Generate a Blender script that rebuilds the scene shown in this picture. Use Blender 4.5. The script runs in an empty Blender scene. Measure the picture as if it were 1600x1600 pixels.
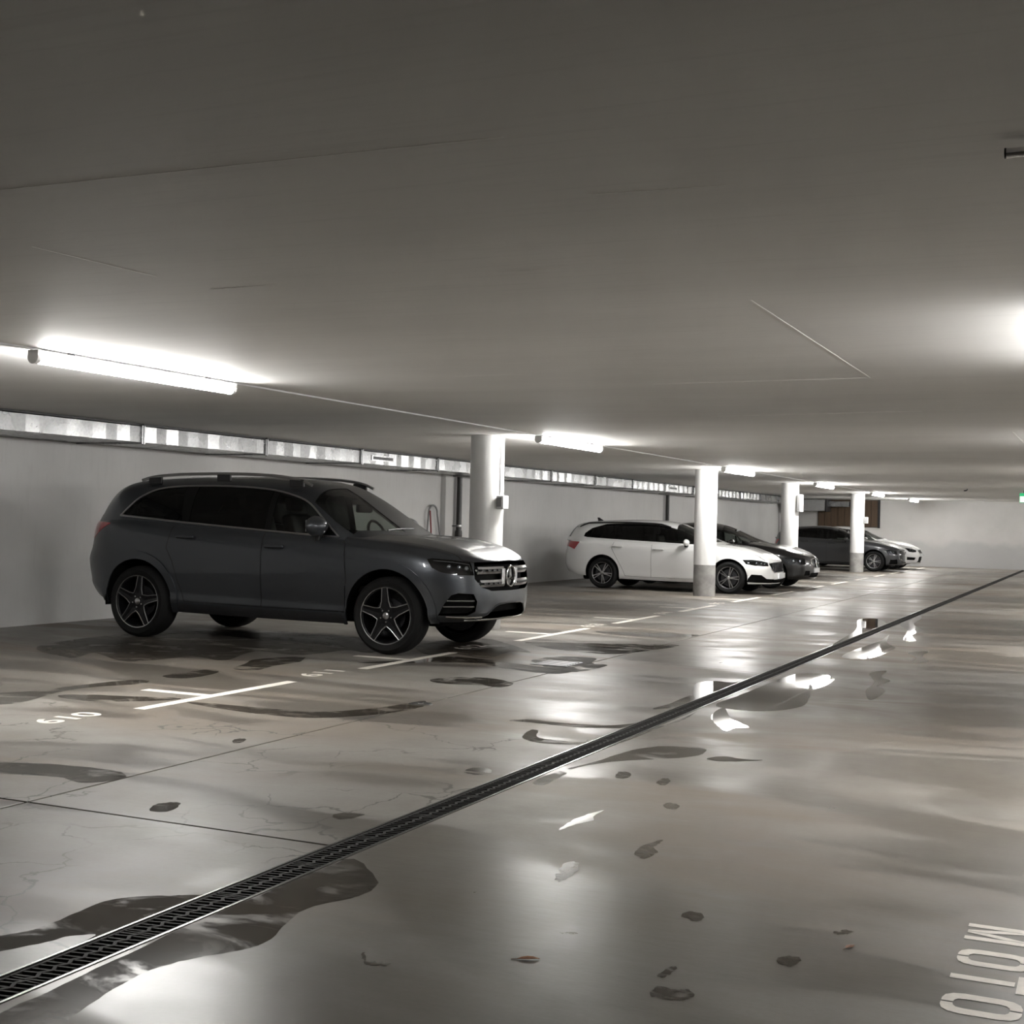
import bpy, bmesh, math, random
import numpy as np
from mathutils import Vector, Matrix, kdtree
from mathutils.bvhtree import BVHTree

random.seed(7)
SC = bpy.context.scene
COL = SC.collection

# ------------------------------------------------------------------ camera
CAM_H, YAW, PITCH, ROLL, FPX = 1.3895, 0.4257, 0.0056, 0.0232, 2076.36
cam_data = bpy.data.cameras.new('camera')
cam_data.sensor_fit = 'HORIZONTAL'
cam_data.sensor_width = 36.0
cam_data.lens = FPX / 1600.0 * 36.0
cam_data.clip_start = 0.05
cam_data.clip_end = 300
cam = bpy.data.objects.new('camera', cam_data)
COL.objects.link(cam)
_F = Vector((-math.sin(YAW) * math.cos(PITCH), math.cos(YAW) * math.cos(PITCH), math.sin(PITCH)))
_R = Vector((math.cos(YAW), math.sin(YAW), 0))
_U = _R.cross(_F)
_R2 = math.cos(ROLL) * _R + math.sin(ROLL) * _U
_U2 = -math.sin(ROLL) * _R + math.cos(ROLL) * _U
_M = Matrix((_R2, _U2, -_F)).transposed().to_4x4()
_M.translation = Vector((0, 0, CAM_H))
cam.matrix_world = _M
SC.camera = cam

# ------------------------------------------------------------------ world, exposure
world = bpy.data.worlds.new('world')
SC.world = world
world.use_nodes = True
world.node_tree.nodes['Background'].inputs[0].default_value = (0.5, 0.5, 0.5, 1)
world.node_tree.nodes['Background'].inputs[1].default_value = 0.02
LAMP_STRENGTH = 26.0
SC.view_settings.view_transform = 'Standard'
SC.view_settings.look = 'None'
SC.view_settings.gamma = 1.0
SC.view_settings.use_curve_mapping = False
SC.view_settings.exposure = 2.70

# ------------------------------------------------------------------ helpers
def link(o, parent=None):
    COL.objects.link(o)
    if parent is not None:
        o.parent = parent
    return o

def tag(o, label=None, cat=None, group=None, kind=None):
    if label: o['label'] = label
    if cat: o['category'] = cat
    if group: o['group'] = group
    if kind: o['kind'] = kind
    return o

def empty(name, loc=(0, 0, 0), rz=0.0, parent=None):
    o = bpy.data.objects.new(name, None)
    o.empty_display_size = 0.2
    link(o, parent)
    o.location = loc
    o.rotation_euler = (0, 0, rz)
    return o

def mesh_obj(name, verts, faces, mat, parent=None, smooth=False, loc=None):
    me = bpy.data.meshes.new(name)
    me.from_pydata([tuple(v) for v in verts], [], [tuple(f) for f in faces])
    me.update()
    if smooth:
        me.shade_smooth()
    o = bpy.data.objects.new(name, me)
    if mat is not None:
        me.materials.append(mat)
    link(o, parent)
    if loc is not None:
        o.location = loc
    return o

class MB:
    """collects simple shapes into one mesh"""
    def __init__(s):
        s.v = []; s.f = []
    def add(s, vs, fs):
        n = len(s.v)
        s.v += [tuple(v) for v in vs]
        s.f += [tuple(i + n for i in f) for f in fs]
        return s
    def box(s, x0, x1, y0, y1, z0, z1):
        return s.add([(x0, y0, z0), (x1, y0, z0), (x1, y1, z0), (x0, y1, z0), (x0, y0, z1), (x1, y0, z1), (x1, y1, z1), (x0, y1, z1)],
                     [(0, 3, 2, 1), (4, 5, 6, 7), (0, 1, 5, 4), (1, 2, 6, 5), (2, 3, 7, 6), (3, 0, 4, 7)])
    def bevbox(s, x0, x1, y0, y1, z0, z1, b):
        bm = bmesh.new()
        bmesh.ops.create_cube(bm, size=1)
        for v in bm.verts:
            v.co = Vector(((x0 + x1) / 2 + v.co.x * (x1 - x0), (y0 + y1) / 2 + v.co.y * (y1 - y0), (z0 + z1) / 2 + v.co.z * (z1 - z0)))
        bmesh.ops.bevel(bm, geom=bm.edges[:], offset=b, segments=3, affect='EDGES', profile=0.5)
        bm.verts.index_update()
        s.add([v.co[:] for v in bm.verts], [[v.index for v in f.verts] for f in bm.faces])
        bm.free()
        return s
    def tube(s, pts, r, n=8, cap=True, closed=False, flat=None):
        pts = [Vector(p) for p in pts]
        m = len(pts)
        rings = []
        up = Vector((0, 0, 1))
        prev = None
        for i, p in enumerate(pts):
            if closed:
                d = pts[(i + 1) % m] - pts[i - 1]
            else:
                d = pts[min(i + 1, m - 1)] - pts[max(i - 1, 0)]
            d.normalize()
            if prev is None:
                a = d.cross(up)
                if a.length < 1e-3: a = d.cross(Vector((1, 0, 0)))
            else:
                a = prev - d * prev.dot(d)
            a.normalize(); prev = a
            b = d.cross(a)
            rr = r[i] if isinstance(r, (list, tuple)) else r
            rings.append([p + (a * math.cos(2 * math.pi * k / n) + b * math.sin(2 * math.pi * k / n) * (flat or 1)) * rr for k in range(n)])
        vs = [v for ring in rings for v in ring]
        fs = []
        for i in range(m if closed else m - 1):
            j = (i + 1) % m
            for k in range(n):
                fs.append((i * n + k, i * n + (k + 1) % n, j * n + (k + 1) % n, j * n + k))
        if cap and not closed:
            fs.append(tuple(range(n))[::-1]); fs.append(tuple((m - 1) * n + k for k in range(n)))
        return s.add(vs, fs)
    def lathe(s, prof, n=32, axis='y', cap=False):
        vs = []; fs = []
        for (r, h) in prof:
            for k in range(n):
                a = 2 * math.pi * k / n
                c, q = r * math.cos(a), r * math.sin(a)
                vs.append((c, h, q) if axis == 'y' else (c, q, h) if axis == 'z' else (h, c, q))
        for i in range(len(prof) - 1):
            for k in range(n):
                fs.append((i * n + k, i * n + (k + 1) % n, (i + 1) * n + (k + 1) % n, (i + 1) * n + k))
        if cap:
            fs.append(tuple(range(n))); fs.append(tuple((len(prof) - 1) * n + k for k in range(n)))
        return s.add(vs, fs)
    def prism(s, poly, h0, h1, axis='z'):
        n = len(poly)
        def P(p, h): return (p[0], p[1], h) if axis == 'z' else ((p[0], h, p[1]) if axis == 'y' else (h, p[0], p[1]))
        return s.add([P(p, h0) for p in poly] + [P(p, h1) for p in poly],
                     [tuple(range(n))[::-1], tuple(range(n, 2 * n))] + [(i, (i + 1) % n, n + (i + 1) % n, n + i) for i in range(n)])
    def build(s, name, mat, parent=None, smooth=False, loc=None, fix=True):
        o = mesh_obj(name, s.v, s.f, mat, parent, False, loc)
        if fix:
            bm = bmesh.new(); bm.from_mesh(o.data)
            bmesh.ops.recalc_face_normals(bm, faces=bm.faces[:])
            bm.to_mesh(o.data); bm.free()
        if smooth:
            o.data.shade_smooth()
            try:
                o.data.set_sharp_from_angle(angle=math.radians(40))
            except Exception:
                pass
        return o

def copy_tree(o, parent=None):
    c = o.copy(); COL.objects.link(c)
    if parent is not None: c.parent = parent
    for ch in list(o.children):
        copy_tree(ch, c)
    return c

def pchip(pts):
    xs = np.array([p[0] for p in pts], float); ys = np.array([p[1] for p in pts], float)
    o = np.argsort(xs); xs = xs[o]; ys = ys[o]
    h = np.diff(xs); d = np.diff(ys) / h
    m = np.zeros(len(xs))
    for i in range(1, len(xs) - 1):
        if d[i - 1] * d[i] > 0:
            w1 = 2 * h[i] + h[i - 1]; w2 = h[i] + 2 * h[i - 1]
            m[i] = (w1 + w2) / (w1 / d[i - 1] + w2 / d[i])
    m[0] = d[0]; m[-1] = d[-1]
    def f(x):
        x = float(min(max(x, xs[0]), xs[-1]))
        i = int(min(max(np.searchsorted(xs, x) - 1, 0), len(xs) - 2))
        t = (x - xs[i]) / h[i]
        return float((2*t**3-3*t**2+1)*ys[i] + (t**3-2*t**2+t)*h[i]*m[i] + (-2*t**3+3*t**2)*ys[i+1] + (t**3-t**2)*h[i]*m[i+1])
    return f

def smoothstep(a, b, x):
    t = min(max((x - a) / (b - a), 0), 1)
    return t * t * (3 - 2 * t)

def catmull(poly, k=4, closed=True):
    n = len(poly); out = []
    rng = range(n) if closed else range(n - 1)
    for i in rng:
        g = lambda j: Vector(poly[j % n]) if closed else Vector(poly[min(max(j, 0), n - 1)])
        p0, p1, p2, p3 = g(i - 1), g(i), g(i + 1), g(i + 2)
        for q in range(k):
            t = q / k
            out.append(0.5 * ((2 * p1) + (-p0 + p2) * t + (2*p0 - 5*p1 + 4*p2 - p3) * t*t + (-p0 + 3*p1 - 3*p2 + p3) * t**3))
    if not closed: out.append(Vector(poly[-1]))
    return out

# ------------------------------------------------------------------ materials
def new_mat(name):
    m = bpy.data.materials.new(name); m.use_nodes = True
    nt = m.node_tree
    return m, nt, nt.nodes['Principled BSDF'], nt.nodes['Material Output']

def simple(name, col, rough=0.5, metal=0.0, coat=0.0, emit=None, spec=None, noise=0.06, nscale=8.0):
    m, nt, b, out = new_mat(name)
    b.inputs['Roughness'].default_value = rough
    b.inputs['Metallic'].default_value = metal
    b.inputs['Coat Weight'].default_value = coat
    b.inputs['Coat Roughness'].default_value = 0.04
    if spec is not None: b.inputs['Specular IOR Level'].default_value = spec
    n = nt.nodes.new('ShaderNodeTexNoise'); n.inputs['Scale'].default_value = nscale; n.inputs['Detail'].default_value = 4
    tc = nt.nodes.new('ShaderNodeTexCoord'); nt.links.new(tc.outputs['Object'], n.inputs['Vector'])
    r = nt.nodes.new('ShaderNodeValToRGB')
    c0 = [max(0, c * (1 - noise)) for c in col]; c1 = [min(1, c * (1 + noise)) for c in col]
    r.color_ramp.elements[0].position = 0.3; r.color_ramp.elements[1].position = 0.7
    r.color_ramp.elements[0].color = (*c0, 1); r.color_ramp.elements[1].color = (*c1, 1)
    nt.links.new(n.outputs['Fac'], r.inputs['Fac']); nt.links.new(r.outputs['Color'], b.inputs['Base Color'])
    if emit:
        b.inputs['Emission Color'].default_value = (*emit[0], 1); b.inputs['Emission Strength'].default_value = emit[1]
    return m

def glass_mat(name, tint, rough=0.0, ior=1.5):
    m, nt, b, out = new_mat(name)
    nt.nodes.remove(b)
    tr = nt.nodes.new('ShaderNodeBsdfTransparent'); tr.inputs['Color'].default_value = (*tint, 1)
    gl = nt.nodes.new('ShaderNodeBsdfGlossy'); gl.inputs['Roughness'].default_value = rough
    fr = nt.nodes.new('ShaderNodeFresnel'); fr.inputs['IOR'].default_value = ior
    mx = nt.nodes.new('ShaderNodeMixShader')
    nt.links.new(fr.outputs[0], mx.inputs[0]); nt.links.new(tr.outputs[0], mx.inputs[1]); nt.links.new(gl.outputs[0], mx.inputs[2])
    nt.links.new(mx.outputs[0], out.inputs['Surface'])
    return m

class G:
    """little node-graph helper"""
    def __init__(s, nt): s.nt = nt
    def n(s, t, **kw):
        x = s.nt.nodes.new(t)
        for k, v in kw.items(): setattr(x, k, v)
        return x
    def val(s, sock, v):
        if hasattr(v, 'is_output') or isinstance(v, bpy.types.NodeSocket): s.nt.links.new(v, sock)
        else: sock.default_value = v
    def math(s, op, a, b=None, clamp=False):
        x = s.n('ShaderNodeMath', operation=op, use_clamp=clamp); s.val(x.inputs[0], a)
        if b is not None: s.val(x.inputs[1], b)
        return x.outputs[0]
    def ss(s, v, a, b, o0=0.0, o1=1.0):
        x = s.n('ShaderNodeMapRange', interpolation_type='SMOOTHSTEP'); s.val(x.inputs['Value'], v)
        x.inputs['From Min'].default_value = a; x.inputs['From Max'].default_value = b
        x.inputs['To Min'].default_value = o0; x.inputs['To Max'].default_value = o1
        return x.outputs[0]
    def mixc(s, f, a, b, mode='MIX'):
        x = s.n('ShaderNodeMix', data_type='RGBA', blend_type=mode); s.val(x.inputs[0], f)
        s.val(x.inputs[6], a if not isinstance(a, tuple) else (*a, 1)); s.val(x.inputs[7], b if not isinstance(b, tuple) else (*b, 1))
        return x.outputs[2]
    def mixf(s, f, a, b):
        x = s.n('ShaderNodeMix', data_type='FLOAT'); s.val(x.inputs[0], f); s.val(x.inputs[2], a); s.val(x.inputs[3], b)
        return x.outputs[0]
    def pos(s, scale=(1, 1, 1), off=(0, 0, 0)):
        g = s.n('ShaderNodeNewGeometry'); m = s.n('ShaderNodeMapping')
        s.nt.links.new(g.outputs['Position'], m.inputs['Vector'])
        m.inputs['Scale'].default_value = scale; m.inputs['Location'].default_value = off
        return m.outputs[0]
    def noise(s, vec, scale, detail=4, rough=0.5, dist=0.0):
        x = s.n('ShaderNodeTexNoise'); s.nt.links.new(vec, x.inputs['Vector'])
        x.inputs['Scale'].default_value = scale; x.inputs['Detail'].default_value = detail
        x.inputs['Roughness'].default_value = rough; x.inputs['Distortion'].default_value = dist
        return x.outputs['Fac']
    def bump(s, h, strength, dist=0.02):
        x = s.n('ShaderNodeBump'); x.inputs['Strength'].default_value = strength; x.inputs['Distance'].default_value = dist
        s.nt.links.new(h, x.inputs['Height']); return x.outputs[0]

def floor_material(name, film=None):
    """damp trowelled concrete; film = water film (puddle / wet patch) lying on it"""
    m, nt, b, out = new_mat(name); g = G(nt)
    p = g.pos(); ps = g.pos(scale=(0.45, 1.0, 1.0))
    sep = g.n('ShaderNodeSeparateXYZ'); nt.links.new(p, sep.inputs[0])
    n1 = g.noise(ps, 0.55, 6, 0.55, 0.6); n2 = g.noise(p, 2.2, 8, 0.6); n3 = g.noise(p, 45, 4, 0.6)
    n4 = g.noise(g.pos(scale=(0.35, 1.0, 1.0), off=(7, 3, 0)), 0.9, 5, 0.5, 1.2)
    lane = g.ss(sep.outputs['X'], -5.2, -4.2)
    c = g.mixc(g.ss(n1, 0.35, 0.65), (0.18, 0.151, 0.122), (0.25, 0.238, 0.218))
    c = g.mixc(g.math('MULTIPLY', g.ss(n2, 0.48, 0.7), 0.45), c, (0.19, 0.175, 0.155))
    c = g.mixc(g.math('MULTIPLY', g.ss(n3, 0.35, 0.75), 0.18), c, (0.15, 0.14, 0.125))
    damp = g.ss(n4, 0.45, 0.57)
    c = g.mixc(g.math('MULTIPLY', damp, 0.72), c, (0.085, 0.075, 0.061))
    # hairline cracks
    wob = g.n('ShaderNodeTexNoise'); nt.links.new(p, wob.inputs['Vector']); wob.inputs['Scale'].default_value = 3.5; wob.inputs['Detail'].default_value = 5
    off = g.n('ShaderNodeVectorMath', operation='MULTIPLY_ADD'); nt.links.new(wob.outputs['Color'], off.inputs[0])
    off.inputs[1].default_value = (0.5, 0.5, 0); nt.links.new(p, off.inputs[2])
    vo = g.n('ShaderNodeTexVoronoi', feature='DISTANCE_TO_EDGE'); nt.links.new(off.outputs[0], vo.inputs['Vector']); vo.inputs['Scale'].default_value = 1.9
    crack = g.ss(vo.outputs['Distance'], 0.006, 0.02, 1, 0)
    cmask = g.ss(g.noise(g.pos(off=(3, 1, 0)), 1.1, 3), 0.46, 0.56)
    near = g.ss(sep.outputs['Y'], 7.5, 9.0, 1, 0)
    left = g.ss(sep.outputs['X'], -3.0, -2.95, 1, 0)
    crack = g.math('MULTIPLY', g.math('MULTIPLY', crack, cmask), g.math('MULTIPLY', near, left))
    c = g.mixc(g.math('MULTIPLY', crack, 0.8), c, (0.05, 0.045, 0.04))
    rough = g.mixf(lane, g.mixf(damp, 0.55, 0.35), g.mixf(damp, 0.48, 0.32))
    rough = g.math('ADD', rough, g.math('MULTIPLY', g.math('SUBTRACT', n2, 0.5), 0.25))
    hgt = g.math('ADD', g.math('MULTIPLY', n3, 0.25), g.math('MULTIPLY', g.noise(g.pos(scale=(0.6, 1.6, 1)), 9, 3), 1.0))
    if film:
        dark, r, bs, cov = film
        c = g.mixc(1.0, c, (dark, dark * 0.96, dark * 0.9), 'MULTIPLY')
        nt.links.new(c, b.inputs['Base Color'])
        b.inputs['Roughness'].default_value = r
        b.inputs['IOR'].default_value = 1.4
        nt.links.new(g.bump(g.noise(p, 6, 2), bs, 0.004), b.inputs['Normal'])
        if cov:   # the film thins out and breaks up
            tr = g.n('ShaderNodeBsdfTransparent'); mx = g.n('ShaderNodeMixShader')
            f_ = g.ss(g.noise(g.pos(scale=(0.7, 1.2, 1)), cov, 6, 0.62, 0.5), 0.34, 0.52)
            nt.links.new(g.math('MULTIPLY', f_, 0.85), mx.inputs[0]); nt.links.new(tr.outputs[0], mx.inputs[1]); nt.links.new(b.outputs[0], mx.inputs[2])
            nt.links.new(mx.outputs[0], out.inputs['Surface'])
    else:
        nt.links.new(c, b.inputs['Base Color']); nt.links.new(rough, b.inputs['Roughness'])
        nt.links.new(g.mixf(damp, 0.28, 0.5), b.inputs['Specular IOR Level'])
        nt.links.new(g.bump(hgt, 0.25, 0.004), b.inputs['Normal'])
    return m

def plaster(name, base, stain, sc=(1, 1, 1), smear=None):
    m, nt, b, out = new_mat(name); g = G(nt)
    n1 = g.noise(g.pos(scale=sc), 0.8, 6, 0.55); n2 = g.noise(g.pos(scale=(sc[0] * 1, sc[1] * 6, sc[2])), 2.5, 5, 0.6)
    c = g.mixc(g.ss(n1, 0.35, 0.7), base, stain)
    c = g.mixc(g.math('MULTIPLY', g.ss(n2, 0.5, 0.75), 0.3), c, tuple(x * 0.8 for x in base))
    if smear:
        sep = g.n('ShaderNodeSeparateXYZ'); nt.links.new(g.pos(), sep.inputs[0])
        hgt = g.math('ADD', sep.outputs['Z'], g.math('MULTIPLY', g.math('SUBTRACT', n1, 0.5), 0.9))
        c = g.mixc(g.math('MULTIPLY', g.ss(hgt, smear[0], smear[0] + 0.25, 1, 0), smear[1]), c, smear[2])
    nt.links.new(c, b.inputs['Base Color']); b.inputs['Roughness'].default_value = 0.65
    nt.links.new(g.bump(g.noise(g.pos(), 30, 4), 0.15, 0.004), b.inputs['Normal'])
    return m

M = {}
M['floor'] = floor_material('damp_concrete')
M['film_wet'] = floor_material('wet_film', (0.48, 0.06, 0.1, 4.0))
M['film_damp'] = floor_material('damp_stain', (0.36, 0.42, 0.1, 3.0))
M['film_foot'] = floor_material('foot_film', (0.58, 0.12, 0.1, 22.0))
M['film_puddle'] = floor_material('puddle_water', (0.42, 0.02, 0.02, 0))
M['ceiling'] = plaster('ceiling_concrete', (0.86, 0.855, 0.838), (0.81, 0.805, 0.788), (0.5, 1.6, 1))
M['ridge'] = simple('ridge_cement', (0.95, 0.94, 0.92), 0.7)
M['wall'] = plaster('white_wall', (0.56, 0.556, 0.545), (0.505, 0.501, 0.49), (1, 1, 1), (0.55, 0.25, (0.42, 0.42, 0.42)))
M['wall_far'] = plaster('far_white_wall', (0.49, 0.483, 0.468), (0.44, 0.433, 0.42), (1, 1, 1), (0.75, 0.6, (0.30, 0.30, 0.30)))
M['col_white'] = simple('white_column_paint', (0.78, 0.78, 0.77), 0.45, noise=0.03, nscale=3)
M['col_base'] = simple('bare_column_concrete', (0.30, 0.295, 0.285), 0.6, noise=0.3, nscale=5)
M['lamp_white'] = simple('lamp_housing_plastic', (0.7, 0.7, 0.7), 0.4)
M['lamp_cap'] = simple('lamp_cap_plastic', (0.8, 0.8, 0.8), 0.5)
M['lamp_glow'] = simple('lamp_diffuser', (0.9, 0.9, 0.9), 0.4, emit=((1.0, 0.985, 0.955), LAMP_STRENGTH))
M['marking'] = simple('white_road_paint', (0.84, 0.79, 0.72), 0.55, noise=0.08, nscale=25)
M['iron'] = simple('cast_iron', (0.022, 0.021, 0.020), 0.65, 0.0, spec=0.2, noise=0.4, nscale=30)
M['rail_steel'] = simple('wet_steel_rail', (0.22, 0.215, 0.21), 0.25, 0.9)
M['black_plastic'] = simple('black_plastic', (0.012, 0.012, 0.013), 0.45)
M['pillar_black'] = simple('pillar_black', (0.004, 0.004, 0.004), 0.25, spec=0.3)
M['wheel_black'] = simple('wheel_black', (0.006, 0.006, 0.007), 0.3, spec=0.35)
M['black_gloss'] = simple('black_gloss', (0.008, 0.008, 0.009), 0.08, coat=0.5)
M['rubber'] = simple('tyre_rubber', (0.007, 0.007, 0.007), 0.8, spec=0.25)
M['void'] = simple('void_black', (0.003, 0.003, 0.003), 0.8, spec=0.1)
M['chrome'] = simple('chrome', (0.75, 0.75, 0.76), 0.12, 1.0, noise=0.02)
M['satin'] = simple('satin_silver', (0.55, 0.55, 0.56), 0.28, 1.0, noise=0.03)
M['dark_metal'] = simple('dark_metal', (0.07, 0.07, 0.075), 0.35, 0.8)
M['galv'] = None
M['interior'] = simple('dark_interior', (0.02, 0.02, 0.02), 0.8)
M['seat'] = simple('seat_leather', (0.025, 0.024, 0.023), 0.55)
M['red_lens'] = simple('red_lens', (0.38, 0.012, 0.018), 0.12, coat=0.6)
M['lens'] = simple('projector_lens', (0.55, 0.58, 0.6), 0.05, 0.9)
M['plate'] = simple('plate_white', (0.75, 0.76, 0.78), 0.4)
M['glass_tint'] = glass_mat('tinted_glass', (0.035, 0.037, 0.037))
M['glass_front'] = glass_mat('windscreen_glass', (0.60, 0.64, 0.60))
M['glass_mid'] = glass_mat('door_glass', (0.40, 0.43, 0.41))
M['glass_lamp'] = glass_mat('lamp_cover', (0.7, 0.72, 0.74))
M['box_white'] = simple('box_plastic', (0.72, 0.72, 0.72), 0.4)
M['box_grey'] = simple('box_grey', (0.3, 0.3, 0.3), 0.4)
M['pipe_black'] = simple('black_pipe', (0.02, 0.018, 0.017), 0.4)
M['pipe_grey'] = simple('grey_pipe', (0.55, 0.55, 0.54), 0.4)
M['red'] = simple('red_rubber', (0.22, 0.03, 0.035), 0.5)
M['hose_grey'] = simple('grey_rubber', (0.22, 0.22, 0.22), 0.5)
M['leaf'] = simple('dry_leaf', (0.22, 0.085, 0.03), 0.6, noise=0.4, nscale=60)
M['green'] = simple('exit_green', (0.02, 0.35, 0.12), 0.4, emit=((0.05, 0.75, 0.3), 0.07))
M['sign_white'] = simple('exit_white', (0.85, 0.9, 0.86), 0.4, emit=((0.9, 1.0, 0.93), 0.12))

def galvanised():
    m, nt, b, out = new_mat('galvanised_sheet'); g = G(nt)
    vo = g.n('ShaderNodeTexVoronoi'); nt.links.new(g.pos(), vo.inputs['Vector']); vo.inputs['Scale'].default_value = 28
    c = g.mixc(vo.outputs['Distance'], (0.27, 0.272, 0.275), (0.36, 0.362, 0.365))
    nt.links.new(c, b.inputs['Base Color']); b.inputs['Metallic'].default_value = 0.9
    nt.links.new(g.math('ADD', g.math('MULTIPLY', g.noise(g.pos(), 3, 3), 0.2), 0.18), b.inputs['Roughness'])
    return m
M['galv'] = galvanised()

def wood():
    m, nt, b, out = new_mat('brown_timber'); g = G(nt)
    n = g.noise(g.pos(scale=(9, 1, 0.8)), 2.0, 6, 0.6)
    c = g.mixc(n, (0.045, 0.028, 0.016), (0.10, 0.062, 0.034))
    nt.links.new(c, b.inputs['Base Color']); b.inputs['Roughness'].default_value = 0.55
    return m
M['wood'] = wood()

def paint(name, col, metal, rough, coat=1.0):
    m, nt, b, out = new_mat(name); g = G(nt)
    tc = g.n('ShaderNodeTexCoord')
    n = g.noise(tc.outputs['Object'], 900, 2)
    c = g.mixc(g.math('MULTIPLY', n, 0.35), col, tuple(min(1, x * 1.5) for x in col))
    nt.links.new(c, b.inputs['Base Color'])
    b.inputs['Metallic'].default_value = metal; b.inputs['Roughness'].default_value = rough
    b.inputs['Coat Weight'].default_value = coat; b.inputs['Coat Roughness'].default_value = 0.03
    return m
M['paint_suv'] = paint('graphite_paint', (0.055, 0.06, 0.068), 0.75, 0.38, 0.7)
M['paint_white'] = paint('white_paint', (0.72, 0.72, 0.715), 0.0, 0.35)
M['paint_black'] = paint('black_paint', (0.006, 0.006, 0.007), 0.0, 0.3)
M['paint_grey'] = paint('anthracite_paint', (0.05, 0.052, 0.056), 0.5, 0.35)

# ------------------------------------------------------------------ room
XL, XR, YB, YF, ZC = -11.72, 8.0, -9.0, 51.2, 2.44
X_JOINT, X_D0, X_D1, Y_JOINT = -4.66, -2.985, -2.815, 4.80

base = MB().box(XL - .3, XR + .3, YB - .3, YF + .3, -0.30, -0.12).build('floor', M['iron'])
tag(base, 'damp grey concrete garage floor with joints', kind='structure')
jw = 0.008
for (x0, x1, y0, y1) in [(XL, X_JOINT - jw, YB, Y_JOINT - jw), (XL, X_JOINT - jw, Y_JOINT + jw, YF),
                         (X_JOINT + jw, X_D0, YB, Y_JOINT - jw), (X_JOINT + jw, X_D0, Y_JOINT + jw, YF),
                         (X_D1, XR, YB, YF)]:
    MB().bevbox(x0, x1, y0, y1, -0.12, 0.0, 0.003).build('slab', M['floor'], base)
ceil = MB().box(XL - .3, XR + .3, YB - .3, YF + .3, ZC, ZC + 0.25).build('ceiling', M['ceiling'])
tag(ceil, 'flat grey concrete garage ceiling with formwork lines', kind='structure')
def ridge(x0, y0, x1, y1, w=0.006, h=0.0008):
    a = Vector((x0, y0, 0)); b_ = Vector((x1, y1, 0)); d = (b_ - a).normalized(); n = Vector((-d.y, d.x, 0)) * w / 2
    mb = MB()
    vs = [a + n, b_ + n, b_ - n, a - n]
    mb.prism([(v.x, v.y) for v in vs], ZC - h, ZC + 0.002)
    mb.build('formwork_ridge', M['ridge'], ceil)
for r in [(-3.5, 3.29, -1.55, 3.30, 0.009), (-1.57, 6.1, -1.58, 9.5, 0.012), (-3.6, 12.6, -1.58, 12.3, 0.02), (-1.56, 3.98, -1.10, 4.01, 0.007),
          (-3.98, 4.05, -3.93, 4.75, 0.003), (-3.9, 5.1, -3.5, 5.08, 0.002), (-2.4, 5.1, -2.1, 5.1, 0.002), (-3.2, 9.6, -1.6, 9.5, 0.004),
          (-4.5, 8.8, -3.9, 8.75, 0.006), (-1.0, 15.0, -1.0, 18.0, 0.01)]:
    ridge(*r)
wl = MB().box(XL - .3, XL, YB, YF, -0.12, ZC).build('wall_left', M['wall']); tag(wl, 'long white painted wall behind the parked cars', kind='structure')
wf = MB().box(XL - .3, XR + .3, YF, YF + .3, -0.12, ZC).build('wall_far', M['wall_far']); tag(wf, 'white far end wall with grey smears', kind='structure')
wr = MB().box(XR, XR + .3, YB, YF, -0.12, ZC).build('wall_right', M['wall']); tag(wr, 'white wall on the right side of the garage', kind='structure')
wb = MB().box(XL - .3, XR + .3, YB - .3, YB, -0.12, ZC).build('wall_back', M['wall']); tag(wb, 'white wall at the near end of the garage', kind='structure')

# ------------------------------------------------------------------ lamps
LAMP_L = 2.15
def make_lamp():
    t = empty('ceiling_lamp')
    MB().bevbox(-0.043, 0.043, 0, LAMP_L, -0.040, -0.012, 0.005).build('housing', M['lamp_white'], t)
    prof = []
    n = 18
    vs = []; fs = []
    a0, a1 = math.radians(163), math.radians(377)
    ring = [(0.042 * math.cos(a0 + (a1 - a0) * k / n), -0.057 + 0.042 * math.sin(a0 + (a1 - a0) * k / n)) for k in range(n + 1)]
    for y in (0.03, LAMP_L - 0.03):
        vs += [(x, y, z) for x, z in ring]
    for k in range(n):
        fs.append((k, k + 1, n + 2 + k, n + 1 + k))
    fs.append((0, n + 1, 2 * n + 1, n))
    MB().add(vs, fs).build('diffuser', M['lamp_glow'], t, smooth=True)
    for y0, y1 in ((-0.006, 0.03), (LAMP_L - 0.03, LAMP_L + 0.006)):
        poly = [(0.046 * math.cos(a0 + (a1 - a0) * k / n), -0.057 + 0.046 * math.sin(a0 + (a1 - a0) * k / n)) for k in range(n + 1)]
        poly += [(0.045, -0.012), (-0.045, -0.012)]
        MB().prism(poly, y0, y1, 'y').build('end_cap', M['lamp_cap'], t)
    for yb_ in (0.3, LAMP_L - 0.36): MB().box(-0.02, 0.02, yb_, yb_ + 0.06, -0.013, 0.0).build('bracket', M['dark_metal'], t)
    return t
lamp0 = make_lamp()
LAMP_Y = [6.62, 15.0, 23.5, 31.6, 39.6, 47.4]
LX = [-6.47, 0.05, 6.6]
first = True
ROWLAB = {0: 'row above the parked cars', 1: 'row above the driving lane', 2: 'row along the right wall'}
ORD = ['nearest', 'second', 'third', 'fourth', 'fifth', 'farthest']
for r, x in enumerate(LX):
    for k, y in enumerate(LAMP_Y):
        o = lamp0 if first else copy_tree(lamp0)
        first = False
        o.location = (x, y, ZC)
        tag(o, 'tube ceiling lamp, %s, %s' % (ORD[k], ROWLAB[r]), 'lamp', 'tube lamps on the ceiling')
for r, x in enumerate(LX):
    o = MB().box(x - 0.012, x + 0.012, YB + .01, YF - .01, ZC - 0.014, ZC - 0.001).build('cable_track', M['lamp_white'])
    tag(o, 'thin white cable track %s' % ROWLAB[r].replace('row', 'linking the lamps'), 'cable track', 'cable tracks')

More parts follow.
